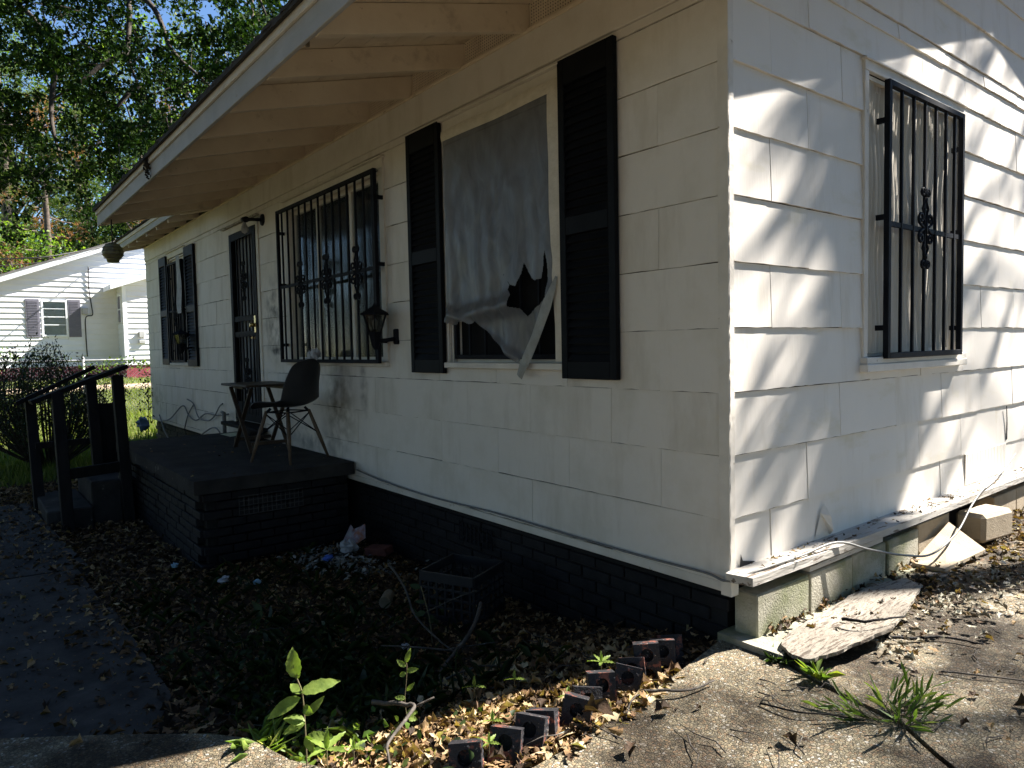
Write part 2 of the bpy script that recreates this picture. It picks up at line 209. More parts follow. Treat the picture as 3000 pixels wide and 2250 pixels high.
# ---------------------------------------------------------------- mesh helpers
class MB:
    def __init__(s): s.v = []; s.f = []; s.sm = []
    def add(s, vs_, fs, smooth=False):
        o = len(s.v); s.v += [tuple(p) for p in vs_]; s.f += [tuple(i + o for i in f) for f in fs]; s.sm += [smooth] * len(fs); return s
    def box(s, x0, x1, y0, y1, z0, z1, c=0.0, mat=None):
        if c:
            c = min(c, abs(x1 - x0) / 2.2, abs(y1 - y0) / 2.2, abs(z1 - z0) / 2.2)
            vs_ = []
            for X, sx in ((x0, 1), (x1, -1)):
                for Y, sy in ((y0, 1), (y1, -1)):
                    for Z, sz in ((z0, 1), (z1, -1)):
                        vs_ += [(X, Y + sy * c, Z + sz * c), (X + sx * c, Y, Z + sz * c), (X + sx * c, Y + sy * c, Z)]
            i = lambda a, b, d, k: (a * 4 + b * 2 + d) * 3 + k
            fs = []
            for a in (0, 1):
                f = [i(a, 0, 0, 0), i(a, 0, 1, 0), i(a, 1, 1, 0), i(a, 1, 0, 0)]; fs.append(f if a == 0 else f[::-1])
                f = [i(0, a, 0, 1), i(1, a, 0, 1), i(1, a, 1, 1), i(0, a, 1, 1)]; fs.append(f if a == 0 else f[::-1])
                f = [i(0, 0, a, 2), i(0, 1, a, 2), i(1, 1, a, 2), i(1, 0, a, 2)]; fs.append(f if a == 0 else f[::-1])
            for a in (0, 1):
                for b in (0, 1):
                    fl = (a + b) % 2
                    f = [i(a, b, 0, 0), i(a, b, 0, 1), i(a, b, 1, 1), i(a, b, 1, 0)]; fs.append(f if fl else f[::-1])
                    f = [i(a, 0, b, 0), i(a, 1, b, 0), i(a, 1, b, 2), i(a, 0, b, 2)]; fs.append(f if not fl else f[::-1])
                    f = [i(0, a, b, 1), i(1, a, b, 1), i(1, a, b, 2), i(0, a, b, 2)]; fs.append(f if fl else f[::-1])
                    for d in (0, 1):
                        f = [i(a, b, d, 0), i(a, b, d, 1), i(a, b, d, 2)]; fs.append(f if (a + b + d) % 2 else f[::-1])
        else:
            vs_ = [(x, y, z) for x in (x0, x1) for y in (y0, y1) for z in (z0, z1)]
            fs = [(0, 1, 3, 2), (4, 6, 7, 5), (0, 4, 5, 1), (2, 3, 7, 6), (0, 2, 6, 4), (1, 5, 7, 3)]
        if mat is not None: vs_ = [tuple(mat @ Vector(p)) for p in vs_]
        return s.add(vs_, fs)
    def beam(s, a, b, w_, h_, up=(0, 0, 1), c=0.0):
        a = Vector(a); b = Vector(b); d = (b - a); L = d.length; d.normalize(); up = Vector(up)
        x = d.cross(up); 
        if x.length < 1e-4: x = d.cross(Vector((0, 1, 0)))
        x.normalize(); u = x.cross(d)
        mt = Matrix(((x.x, d.x, u.x, a.x), (x.y, d.y, u.y, a.y), (x.z, d.z, u.z, a.z), (0, 0, 0, 1)))
        return s.box(-w_ / 2, w_ / 2, 0, L, -h_ / 2, h_ / 2, c, mt)
    def tube(s, pts, rad, n=8, cap=True, smooth=True, flat=1.0):
        pts = [Vector(p) for p in pts]; k = len(pts)
        if not hasattr(rad, '__len__'): rad = [rad] * k
        vs_ = []; ref = None
        for i in range(k):
            d = (pts[min(i + 1, k - 1)] - pts[max(i - 1, 0)]).normalized()
            if ref is None:
                ref = Vector((0, 0, 1)) if abs(d.z) < .9 else Vector((1, 0, 0))
            x = d.cross(ref).normalized(); y = x.cross(d).normalized(); ref = y
            for j in range(n):
                t = 2 * math.pi * j / n; vs_.append(pts[i] + (x * math.cos(t) + y * math.sin(t) * flat) * rad[i])
        fs = [(i * n + j, i * n + (j + 1) % n, (i + 1) * n + (j + 1) % n, (i + 1) * n + j) for i in range(k - 1) for j in range(n)]
        if cap: fs += [tuple(range(n))[::-1], tuple((k - 1) * n + j for j in range(n))]
        return s.add(vs_, fs, smooth)
    def lathe(s, prof, c=(0, 0, 0), n=20, smooth=True):
        vs_ = [(c[0] + r * math.cos(2 * math.pi * j / n), c[1] + r * math.sin(2 * math.pi * j / n), c[2] + z) for r, z in prof for j in range(n)]
        fs = [(i * n + j, i * n + (j + 1) % n, (i + 1) * n + (j + 1) % n, (i + 1) * n + j) for i in range(len(prof) - 1) for j in range(n)]
        fs += [tuple(range(n))[::-1], tuple((len(prof) - 1) * n + j for j in range(n))]
        return s.add(vs_, fs, smooth)
    def prism(s, poly, axis, a, b):
        """poly: 2D points; axis 0/1/2 extruded from a to b (others in order)."""
        def P(p, t):
            q = list(p); q.insert(axis, t); return tuple(q)
        n = len(poly); vs_ = [P(p, a) for p in poly] + [P(p, b) for p in poly]
        fs = [tuple(range(n))[::-1], tuple(range(n, 2 * n))] + [(i, (i + 1) % n, n + (i + 1) % n, n + i) for i in range(n)]
        return s.add(vs_, fs)
def mesh_np(name, V, F, nper, mat, smooth=False):
    me = bpy.data.meshes.new(name); V = np.asarray(V, dtype=np.float32).reshape(-1, 3); F = np.asarray(F, dtype=np.int32).reshape(-1)
    nf = len(F) // nper; me.vertices.add(len(V)); me.vertices.foreach_set('co', V.ravel()); me.loops.add(len(F)); me.loops.foreach_set('vertex_index', F)
    me.polygons.add(nf); me.polygons.foreach_set('loop_start', np.arange(0, nf * nper, nper, dtype=np.int32)); me.polygons.foreach_set('loop_total', np.full(nf, nper, dtype=np.int32))
    me.update(calc_edges=True); me.materials.append(mat); return me
def props(o, label=None, cat=None, group=None, kind=None):
    if label: o['label'] = label
    if cat: o['category'] = cat
    if group: o['group'] = group
    if kind: o['kind'] = kind
    return o
def link(name, me, parent=None, loc=None, rot=None):
    o = bpy.data.objects.new(name, me); C.objects.link(o)
    if parent is not None:
        o.parent = parent; o.matrix_parent_inverse = parent.matrix_basis.inverted() if parent.parent is None else Matrix.Identity(4)
    if loc is not None: o.location = loc
    if rot is not None: o.rotation_euler = rot
    return o
def mk(mb, name, mat):
    me = bpy.data.meshes.new(name); me.from_pydata(mb.v, [], mb.f); me.polygons.foreach_set('use_smooth', mb.sm); me.materials.append(mat); me.update(); return me
def part(name, mb, mat, parent, **k):
    return props(link(name, mk(mb, name, mat), parent), **k)
def thing(name, label, cat, loc=(0, 0, 0), group=None):
    o = bpy.data.objects.new(name, None); C.objects.link(o); o.location = loc; o.empty_display_size = .1
    return props(o, label, cat, group)
def solo(name, mb, mat, label, cat, group=None, kind=None):
    """one-mesh thing with its origin at its base"""
    V = np.array(mb.v); c = Vector(((V[:, 0].min() + V[:, 0].max()) / 2, (V[:, 1].min() + V[:, 1].max()) / 2, V[:, 2].min()))
    mb.v = [tuple(Vector(p) - c) for p in mb.v]
    o = link(name, mk(mb, name, mat)); o.location = c; return props(o, label, cat, group, kind)
def struct(name, mb, mat): o = link(name, mk(mb, name, mat)); o['kind'] = 'structure'; return o
def ss(a, b, x):
    t = min(max((x - a) / (b - a), 0), 1); return t * t * (3 - 2 * t)
def gz(x, y):
    z = -.20 * ss(0, -1.2, x) - .07 * ss(-1.2, -4, x) + .52 * ss(-10.5, -20, x) + .16 * ss(-20, -28, x)
    if -2.2 < y < .1 and x < .12: z -= .025 * ss(.12, .02, x) 
    return z
gzv = np.vectorize(gz)

# leaves: nv template points in (along, across, lift)
LEAF4 = (np.array([(0, 0, 0), (.45, .5, .08), (1, 0, -.05), (.45, -.5, .08)]), [(0, 1, 2, 3)], 4)
LEAFF = (np.array([(0, 0, 0), (.4, .5, .14), (1, 0, -.05), (.4, -.5, .14)]), [(0, 2, 1), (0, 3, 2)], 3)
NEEDLE = (np.array([(0, .5, 0), (0, -.5, 0), (1, 0, 0)]), [(0, 1, 2)], 3)
OAKL = (np.array([(0, 0, 0), (.22, .20, .05), (.42, .55, .12), (.52, .22, .08), (.8, .48, .06), (1, 0, -.06), (.8, -.45, .05), (.52, -.2, .08), (.42, -.55, .14), (.22, -.2, .05), (.5, 0, 0)]),
        [(10, 0, 1), (10, 1, 2), (10, 2, 3), (10, 3, 4), (10, 4, 5), (10, 5, 6), (10, 6, 7), (10, 7, 8), (10, 8, 9), (10, 9, 0)], 3)
LANCE = (np.array([(0, 0, 0), (.3, .5, .10), (.7, .35, .08), (1, 0, -.12), (.7, -.35, .08), (.3, -.5, .10)]), [(0, 3, 2), (0, 2, 1), (0, 5, 4), (0, 4, 3)], 3)
def unit(a): return a / np.maximum(np.linalg.norm(a, axis=-1, keepdims=True), 1e-9)
def leaves(P, D, N, L, Wd, tpl, curl=None):
    """P positions, D directions, N approximate normals, L lengths, Wd widths -> verts, faces"""
    T, F, k = tpl; D = unit(D); X = unit(np.cross(N, D)); Z = np.cross(D, X); n = len(P); t = T.shape[0]
    lift = T[None, :, 2, None] * (1 if curl is None else curl[:, None, None])
    V = P[:, None] + D[:, None] * (T[None, :, 0, None] * L[:, None, None]) + X[:, None] * (T[None, :, 1, None] * Wd[:, None, None]) + Z[:, None] * (lift * L[:, None, None])
    Fi = (np.array(F)[None] + (np.arange(n) * t)[:, None, None]).reshape(-1); return V.reshape(-1, 3), Fi, k
def leafmesh(name, P, D, N, L, Wd, tpl, mat, curl=None):
    V, F, k = leaves(P, D, N, L, Wd, tpl, curl); return mesh_np(name, V, F, k, mat)

# ---------------------------------------------------------------- ground, drive, walk, road
def terrain():
    xs = np.concatenate([[-400, -200, -100, -60, -40], np.arange(-32, -12, .5), np.arange(-12, -4, .25), np.arange(-4, 3, .07), [3.5, 5, 8, 14, 30, 80, 200, 400]])
    ys = np.concatenate([[-400, -200, -90, -40, -20, -12, -8, -6, -5, -4], np.arange(-3.5, 1.5, .07), np.arange(1.5, 6, .3), [7, 9, 12, 20, 40, 100, 200, 400]])
    X, Y = np.meshgrid(xs, ys, indexing='ij'); Z = gzv(X, Y) - .03
    near = (X > -12) & (X < 3); Z = Z + near * .010 * (np.sin(X * 7.1 + Y * 3) * np.sin(Y * 6.3 - X * 2)) + np.where(X < -12, .02 * np.sin(X * 1.7) * np.sin(Y * 1.3), 0)
    V = np.stack([X, Y, Z], -1).reshape(-1, 3); a, b = len(xs), len(ys)
    i = (np.arange(a - 1)[:, None] * b + np.arange(b - 1)[None]).reshape(-1); F = np.stack([i, i + b, i + b + 1, i + 1], 1)
    o = link('ground', mesh_np('ground', V, F, 4, m_earth)); o['kind'] = 'structure'
terrain()
# driveway, two slabs either side of a crooked joint
joint = [(.15, -.0), (.30, -.045), (.44, -.10), (.60, -.135), (.75, -.16), (.90, -.27), (1.15, -.42), (1.9, -.72), (3.2, -1.3), (7, -3.0)]
mb = MB(); poly = [(-.03, .04), (.07, -.46), (.16, -1.05), (.17, -1.25), (.10, -1.42), (-.10, -1.62), (-.34, -1.76), (-.45, -1.79), (-.55, -1.82), (-.66, -1.91), (-.85, -2.14), (-1.12, -2.5), (-2.2, -4.6), (-3.5, -8), (7, -9)] + [(x + .006, y - .010) for x, y in joint[::-1]]
mb.prism(poly, 2, -.14, 0.0); struct('driveway', mb, m_agg)
mb = MB(); poly = [(x + .006, y + .010) for x, y in joint] + [(9, -3), (9, 24), (.02, 24), (.02, .1), (.13, .03)]
mb.prism(poly, 2, -.14, 0.004); struct('driveway', mb, m_agg)
# walk slabs to the steps
for poly, z in (([(-.80, -2.12), (-1.40, -1.86), (-2.72, -1.87), (-2.80, -2.9), (-1.6, -3.3), (-1.17, -2.62)], -.165), ([(-2.84, -1.88), (-3.86, -1.90), (-4.02, -2.95), (-2.86, -2.9)], -.215),
                ([(-3.95, -1.82), (-4.95, -1.88), (-6.9, -1.98), (-6.9, -3.0), (-4.15, -2.98)], -.235)):
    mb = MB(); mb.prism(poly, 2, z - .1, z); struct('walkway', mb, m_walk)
mb = MB(); n = 14
for i in range(n):
    y0, y1 = -30 + i * 6, -24 + i * 6
    mb.add([(-20.3, y0, gz(-20.3, 0) + .01), (-23.6, y0, gz(-23.6, 0) + .01), (-23.6, y1, gz(-23.6, 0) + .01), (-20.3, y1, gz(-20.3, 0) + .01)], [(0, 3, 2, 1)])
struct('road', mb, m_road)

# ---------------------------------------------------------------- the house
house = thing('house', 'single-storey white house clad in large wavy-edged siding panels, black brick base and black ironwork', 'house')
XE, YB, YR = -10.78, 7.92, 3.96          # far end, back wall, ridge
COURSE = [.242, .503, .769, 1.033, 1.303, 1.574, 1.846, 2.118, 2.385, 2.652, 2.832, 2.915, 3.180, 3.44, 3.70, 3.96, 4.25]
openF = [(-4.72, -2.93, 1.14, 2.55), (-2.07, -.97, 1.14, 2.60), (-9.28, -8.36, 1.10, 2.60), (-6.45, -5.58, .46, 2.54)]
openS = [(1.15, 2.36, 1.15, 2.60)]
def minus(rects, o):
    out = []
    for a, b, c, d in rects:
        A, B, Cc, D = max(a, o[0]), min(b, o[1]), max(c, o[2]), min(d, o[3])
        if A >= B or Cc >= D: out.append((a, b, c, d)); continue
        if c < Cc: out.append((a, b, c, Cc))
        if D < d: out.append((a, b, D, d))
        if a < A: out.append((a, A, Cc, D))
        if B < b: out.append((B, b, Cc, D))
    return [r for r in out if r[1] - r[0] > .004 and r[3] - r[2] > .004]
def clip_top(poly, f):
    out = []
    for i in range(len(poly)):
        p, q = poly[i], poly[(i + 1) % len(poly)]; a, b = p[1] - f(p[0]), q[1] - f(q[0])
        if a <= 0: out.append(p)
        if a * b < 0: t = a / (a - b); out.append((p[0] + (q[0] - p[0]) * t, p[1] + (q[1] - p[1]) * t))
    return out
def gable(u): return 2.90 + .342 * (u if u < YR else 2 * YR - u)
rs = random.Random(3)
def shingle_wall(side, u0, u1, zmax, opens, mat, special=None, offs=.30):
    for k in range(len(COURSE) - 1):
        z0, z1 = COURSE[k], COURSE[k + 1]
        if z0 >= zmax: break
        z1 = min(z1, zmax); o = offs if k % 2 == (0 if side == 'S' else 1) else offs + .305
        u = o - .61 * math.ceil((o - u0) / .61 + 1)
        while u < u1:
            a, b = max(u, u0) + (.0006 if side == 'F' else .0012), min(u + .61, u1) - (.0006 if side == 'F' else .0012)
            if u1 - b < .05: b = u1
            u += .61
            if a > u1 - .05: continue
            if b - a < .02: continue
            rects = [(a, b, z0, z1 - (.0033 if side == 'F' else .0022))]
            for op in opens: rects = minus(rects, op)
            mb = MB(); jit = rs.uniform(-.003, .003); th = rs.uniform(-.0015, .002)
            for (p, q, c, d) in rects:
                # bottom edge split and jittered so the line of each course wanders
                nb = max(2, int((q - p) / .055)); bot = [(p + (q - p) * i / nb, c + (jit + rs.uniform(-.0022, .0022) if c == z0 else 0)) for i in range(nb + 1)]
                pl = bot + [(q, d), (p, d)]
                if side == 'S': pl = clip_top(pl, gable)
                if len(pl) < 3: continue
                vs_ = []; dep = lambda z: ((.008 + .004 * max(0, min(1, (z1 - z) / max(z1 - z0, .05)))) if side == 'F' else (.004 + .0105 * max(0, min(1, (z1 - z) / max(z1 - z0, .05))))) + th
                for (uu, zz) in pl:
                    vs_.append((dep(zz), uu, zz) if side == 'S' else (uu, -dep(zz), zz))
                m_ = len(pl); vs2 = [((-.0, uu, zz) if side == 'S' else (uu, 0, zz)) for uu, zz in pl]
                fs = [tuple(range(m_)) if side == 'S' else tuple(range(m_))] + [(i, m_ + i, m_ + (i + 1) % m_, (i + 1) % m_) for i in range(m_)]
                mb.add(vs_ + vs2, fs)
            if mb.f:
                mm = None
                part('siding_panel', mb, mm or mat, house)
def stained(a, b, z0):
    if -5.6 < (a + b) / 2 < -4.7 and .9 < z0 < 2.0: return m_stained
    if -5.2 < (a + b) / 2 < -3.6 and z0 < .9: return m_stained
shingle_wall('F', XE, -.035, 2.70, openF, m_siding, stained, offs=-.35)
shingle_wall('S', .02, YB, 4.3, openS, m_siding_side)
# sheathing behind the panels on all four sides (gives rooms their walls)
mb = MB()
for r in minus(minus(minus(minus([(XE, 0, .22, 3.0)], openF[0]), openF[1]), openF[2]), openF[3]): mb.box(r[0], r[1], .001, .10, r[2], r[3])
for r in minus([(.10, YB, .22, 2.9)], openS[0]): mb.box(-.10, -.001, r[0], r[1], r[2], r[3])
mb.prism([(.0, 2.9), (YR, 2.9 + .342 * YR), (YB, 2.9)], 0, -.10, -.001)
mb.box(XE, XE + .1, .1, YB, .22, 2.9); mb.prism([(.0, 2.9), (YR, 2.9 + .342 * YR), (YB, 2.9)], 0, XE, XE + .1)
mb.box(XE, 0, YB - .1, YB, .22, 2.95)
part('wall_sheathing', mb, m_felt, house)
mb = MB(); mb.box(XE + .1, -.1, .1, YB - .1, .20, .26); mb.box(XE + .1, -.1, .1, YB - .1, 2.86, 2.88)
for x in (-2.6, -5.1, -7.4): mb.box(x, x + .1, .1, 4, .26, 2.86)
mb.box(XE + .1, -.1, 4, 4.1, .26, 2.86)
part('interior', mb, m_dark, house)
mb = MB(); V = []; NS = 120
for i in range(NS + 1):
    z = .225 + (3.0 - .225) * i / NS; j = lambda k: rs.uniform(-.0012, .0012) - (rs.uniform(.002, .006) if rs.random() < k else 0)
    V += [(-.034, .0, z), (-.034, -.017 + j(.02) * -.3, z), (.017 + j(.03) * .6, -.0185, z), (.0185 + j(.04) * .7, -.012, z), (.018 + j(.02) * .6, .018, z), (.0, .018, z)]
mb.add(V, [(i * 6 + j, i * 6 + (j + 1) % 6, i * 6 + 6 + (j + 1) % 6, i * 6 + 6 + j) for i in range(NS) for j in range(6)] + [(5, 4, 3, 2, 1, 0), tuple(NS * 6 + j for j in range(6))])
part('corner_trim', mb, m_trim, house)
mb = MB(); mb.box(XE, -.036, -.022, .0, 2.70, 2.905, .003); part('frieze_board', mb, m_siding, house)
mb = MB(); mb.box(XE, -.036, -.030, -.0, 2.905, 2.925, .003); part('frieze_cap', mb, m_soffit, house)
mb = MB(); mb.box(XE, -.02, -.016, -.002, .196, .238, .003); part('bottom_trim', mb, m_trim, house)
mb = MB(); mb.beam((.012, -.012, .255), (.012, -.012, .192), .05, .05); part('corner_foot', mb, m_trim, house)
# foundation bricks, painted black
def brickwall(parent, x0, x1, y, z0, z1, axis='x', flip=1, maxn=300, bl=.200, bh=.064):
    mb = MB(); mb.box(-bl / 2 + .004, bl / 2 - .004, -.048, .048, 0, bh - .010, .004); me = mk(mb, 'brick', m_brickblk)
    rows = int(math.ceil((z1 - z0) / bh)); cnt = 0
    for r in range(rows):
        z = z1 - (r + 1) * bh; u = x1 - bl / 2 - (bl / 2 if r % 2 else 0)
        while u > x0 and cnt < maxn:
            j = rs.uniform(-.004, .004)
            loc = (u, y + .048 + j, z) if axis == 'x' else (y - .048 + j, u, z)
            o = link('brick', me, parent, loc, (0, 0, 0 if axis == 'x' else math.pi / 2)); cnt += 1; u -= bl
brickwall(house, -3.5, -.02, .03, -.30, .160, maxn=120)
brickwall(house, -10.7, -6.5, .03, -.36, .160, maxn=150)
mb = MB(); mb.box(XE + .05, -.04, .045, .16, -.6, .2); part('foundation_core', mb, m_mortar, house)
mb = MB()
for i in range(9): mb.box(-2.05 + i * .044, -2.044 + i * .044, .018, .024, .0, .125)
for k in range(5): mb.box(-2.05, -1.69, .016, .020, .0 + k * .03, .004 + k * .03)
part('crawlspace_vent', mb, m_iron, house)
# concrete blocks and ledge along the sunny side
for i, (y0, y1) in enumerate([(.03, .44), (.445, .835), (.84, 1.20), (1.205, 1.57)]):
    mb = MB(); mb.box(.0 + rs.uniform(0, .004), .112 + rs.uniform(-.004, .004), y0, y1 - .006, .005, .207 + rs.uniform(-.006, .006), .006); part('concrete_block', mb, m_cmu, house)
mb = MB(); mb.box(.0, .10, 1.60, 2.02, .03, .225, .006); part('concrete_block', mb, m_cmu2, house)
for y0 in (2.75, 3.17, 3.59, 4.01, 4.43): mb = MB(); mb.box(-.02, .10, y0, y0 + .41, .0, .20, .005); part('concrete_block', mb, m_cmu2, house)
mb = MB()
P_ = [(.022, -.055), (.132, -.03), (.140, .6), (.146, 1.6), (.142, 3.2), (.145, 5.0), (.14, 7.9), (.0, 7.9), (.0, .03)]
mb.prism(P_, 2, .258, .294); part('ledge_board', mb, m_peel, house)
mb = MB(); mb.beam((.075, .42, .232), (.075, 1.12, .236), .10, .022); part('packing_board', mb, m_peel, house)
mb = MB(); mb.beam((.04, 1.1, .236), (.04, 2.6, .235), .12, .024); part('packing_board', mb, m_oldwood, house)
mb = MB(); mb.prism([(-.03, -.04), (.13, -.045), (.27, -.04), (.235, .04), (.16, .5), (.15, 2.1), (-.03, 2.1)], 2, -.1, .026); part('footing', mb, m_cmu, house)
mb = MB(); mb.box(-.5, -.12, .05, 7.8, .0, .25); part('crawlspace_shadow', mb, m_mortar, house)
# cracked panel corner showing the gap behind, and curled flap
mb = MB(); mb.add([(.018, .66, .31), (.024, .70, .42), (.020, .74, .46), (.045, .76, .40), (.05, .77, .33), (.022, .79, .30)], [(0, 1, 5), (1, 2, 3), (1, 3, 4), (1, 4, 5)]); part('loose_flap', mb, m_trim, house)
mb = MB(); mb.add([(.0165, .05, .285), (.0165, .17, .297), (.0165, .075, .318), (.0165, .06, .35)], [(0, 1, 2), (0, 2, 3)]); part('broken_gap', mb, m_mortar, house)
# peeled gap in a sunny panel
mb = MB(); mb.prism([(3.225, .52), (3.245, .53), (3.245, .64), (3.228, .76), (3.222, .76), (3.232, .66)], 0, .014, .0175); part('split_joint', mb, m_mortar, house)
# grooved replacement panel
mb = MB()
for i in range(26): mb.box(.0145, .0175, 2.50 + i * .028, 2.522 + i * .028, .305, .500)
part('grooved_panel', mb, m_siding_side, house)

# windows -------------------------------------------------------------
def frame_rect(mb, u0, u1, z0, z1, w_, d0, d1, pl):
    """rectangular frame in plane pl ('F': y from -d1 to -d0, 'S': x)"""
    for (a, b, c, d) in ((u0, u0 + w_, z0, z1), (u1 - w_, u1, z0, z1), (u0 + w_, u1 - w_, z0, z0 + w_), (u0 + w_, u1 - w_, z1 - w_, z1)):
        pbox(mb, a, b, d0, d1, c, d, pl, .002)
def pbox(mb, a, b, d0, d1, c, d, pl, ch=0):
    if pl == 'F': mb.box(a, b, -d1, -d0, c, d, ch)
    else: mb.box(d0, d1, a, b, c, d, ch)
def ppt(u, d, z, pl): return (u, -d, z) if pl == 'F' else (d, u, z)
def spiral(u, z, r0, turns, a0, sgn, k=14):
    pts = []
    for i in range(k):
        t = i / (k - 1); r = r0 * (1 - .72 * t); a = a0 + sgn * turns * 2 * math.pi * t; pts.append((u + r * math.cos(a), z + r * math.sin(a)))
    return pts
def ornament(u, z0, z1, d, pl, parent):
    h = (z1 - z0); c = (z0 + z1) / 2; mb = MB(); q = .5 * h / .42
    def T(pts, r=.006): mb.tube([ppt(a, d, b, pl) for a, b in pts], r, 5)
    for s in (-1, 1):
        T([(u + s * .004, c + h * .40), (u + s * .013, c + h * .33), (u + s * .034 * q * 2 / 1, c + h * .255), (u + s * .020, c + h * .20), (u + s * .014, c + h * .09), (u + s * .010, c), (u + s * .014, c - h * .09), (u + s * .020, c - h * .20), (u + s * .034, c - h * .255), (u + s * .013, c - h * .33), (u + s * .004, c - h * .40)], .0075)
        for t in (-1, 1):
            T([(u + s * .012, c)] + spiral(u + s * .056, c + t * .052, .036, 1.25, math.pi * (.5 * -t if s > 0 else 1 - .5 * -t), (-1 if s < 0 else 1) * t)[::1], .0078)
            T([(u + s * .003, c + t * h * .40)] + spiral(u + s * .031, c + t * h * .455, .026, 1.2, (math.pi if s > 0 else 0) , -s * t), .0078)
    for t in (-1, 1): mb.tube([ppt(u, d, c + t * h * .39, pl), ppt(u, d, c + t * h * .33, pl)], .011, 6)
    mb.tube([ppt(u, d, c - .03, pl), ppt(u, d, c + .03, pl)], .013, 6)
    return part('scroll_ornament', mb, m_iron, parent)
def grille(u0, u1, z0, z1, d, bars, mid, orn, pl, fw=.028, low=None, bracket=True, oz=None, br=.0072):
    mb = MB(); frame_rect(mb, u0, u1, z0, z1, fw, d - .014, d + .014, pl)
    g = part('security_grille', mb, m_iron, house)
    for b in bars:
        m2 = MB(); pbox(m2, b - br, b + br, d - br, d + br, z0 + fw - .002, z1 - fw + .002, pl); part('bar', m2, m_iron, g)
    for z in mid:
        m2 = MB(); pbox(m2, u0 + fw - .002, u1 - fw + .002, d - .0095, d + .0045, z - .013, z + .013, pl); part('cross_rail', m2, m_iron, g)
    for o_ in orn: ornament(o_[0], o_[1], o_[2], d + .006, pl, g)
    if bracket:
        for u in (u0 + .01, u1 - .01):
            for z in (z0 + .16, z1 - .20, (z0 + z1) / 2 + .02): m2 = MB(); pbox(m2, u - .008, u + .008, .0, d, z - .014, z + .014, pl); part('bracket', m2, m_iron, g)
    return g
def window(u0, u1, z0, z1, pl, curtain=None, sash=True, ripples=26, cdepth=-.07, tw=.07, trim=True):
    """opening u0..u1, z0..z1: casing, sill, sash bars, glass, curtain"""
    mb = MB()
    if trim:
        pbox(mb, u0 - tw, u0, .0, .022, z0, z1 + .005, pl, .003); pbox(mb, u1, u1 + tw, .0, .022, z0, z1 + .005, pl, .003)
        pbox(mb, u0 - tw, u1 + tw, .0, .024, z1 + .005, z1 + .075, pl, .003)
    # jambs
    pbox(mb, u0, u0 + .02, -.10, .0, z0, z1, pl); pbox(mb, u1 - .02, u1, -.10, .0, z0, z1, pl); pbox(mb, u0 + .02, u1 - .02, -.10, .0, z1 - .02, z1, pl)
    wd = part('window', mb, m_trim, house)
    m2 = MB(); pbox(m2, u0 - tw - .01, u1 + tw + .01, -.10, .045, z0 - .035, z0, pl, .004); part('sill', m2, m_trim, wd)
    m2 = MB(); pbox(m2, u0 - tw - .012, u1 + tw + .012, .0, .036 if pl == 'S' else .050, z1 + .075 - (.02 if pl == 'S' else 0), z1 + .086 - (.02 if pl == 'S' else 0), pl, .002); part('drip_cap', m2, m_trim, wd)
    m2 = MB(); frame_rect(m2, u0 + .02, u1 - .02, z0, z1 - .02, .035, -.055, -.025, pl)
    if sash: pbox(m2, u0 + .055, u1 - .055, -.050, -.028, (z0 + z1) / 2 - .018, (z0 + z1) / 2 + .018, pl)
    part('sash', m2, m_trim, wd)
    m2 = MB(); pbox(m2, u0 + .05, u1 - .05, -.046, -.042, z0 + .03, z1 - .05, pl); part('screen' if tw == .02 else 'pane', m2, m_screen if tw == .02 else m_glass, wd)
    if curtain:
        n = int((u1 - u0) / .012); pts = []
        for i in range(n + 1):
            u = u0 + .02 + (u1 - u0 - .04) * i / n
            pts.append((u, cdepth + (.016 if cdepth < -.03 else .009) * math.sin(i * ripples / n * 2 * math.pi) + .006 * math.sin(i * 1.7)))
        zs = np.linspace(z0 + .02, z1 - .02, 14); V = []
        for j, z in enumerate(zs):
            for i, (u, d) in enumerate(pts): V.append(ppt(u, d + .008 * math.sin(j * .9 + i * .05), z, pl))
        k = len(pts); F = [(j * k + i, j * k + i + 1, (j + 1) * k + i + 1, (j + 1) * k + i) for j in range(13) for i in range(k - 1)]
        m2 = MB(); m2.add(V, F, True); part('curtain', m2, curtain, wd)
    return wd
def shutter(u0, u1, z0, z1, parent=None, slat=.040, open_=True):
    mb = MB(); w_ = .045; zm = (z0 + z1) / 2 - .03
    for a, b, c, d in ((u0, u0 + w_, z0, z1), (u1 - w_, u1, z0, z1), (u0 + w_, u1 - w_, z0, z0 + .09), (u0 + w_, u1 - w_, z1 - .13, z1), (u0 + w_, u1 - w_, zm - .045, zm + .045)):
        mb.box(a, b, -.048, -.018, c, d, .003)
    mb.box(u0 + .01, u1 - .01, -.020, -.016, z0 + .01, z1 - .01)
    s = part('shutter', mb, m_shutter, house)
    m2 = MB(); hw = (u1 - u0) / 2 - w_ + .001; m2.prism([(-.010, -.019), (.006, .012), (.011, .014), (-.005, -.019)], 0, -hw, hw); me = mk(m2, 'slat', m_shutter)
    for a, b in ((z0 + .09, zm - .045), (zm + .045, z1 - .13)):
        n = int((b - a) / slat)
        for i in range(n): 
            o = link('slat', me, s, ((u0 + u1) / 2, -.034, a + (i + .5) * (b - a) / n))
            o.scale = (1, -1, 1) if False else (1, 1, 1)
    return s
# front: wide grilled window
window(-4.72, -2.93, 1.15, 2.54, 'F', m_curtain, sash=False, ripples=9, cdepth=-.075)
grille(-4.79, -2.86, 1.14, 2.53, .085, [-4.67 + .1355 * i for i in range(14)][:14], [1.83], [(-4.264, 1.63, 2.01), (-3.722, 1.63, 2.01), (-3.180, 1.63, 2.01)], 'F')
mb = MB()
for u in (-4.15, -3.50): mb.box(u - .022, u + .022, .03, .052, 1.17, 2.52)
part('mullion', mb, m_trim, house)
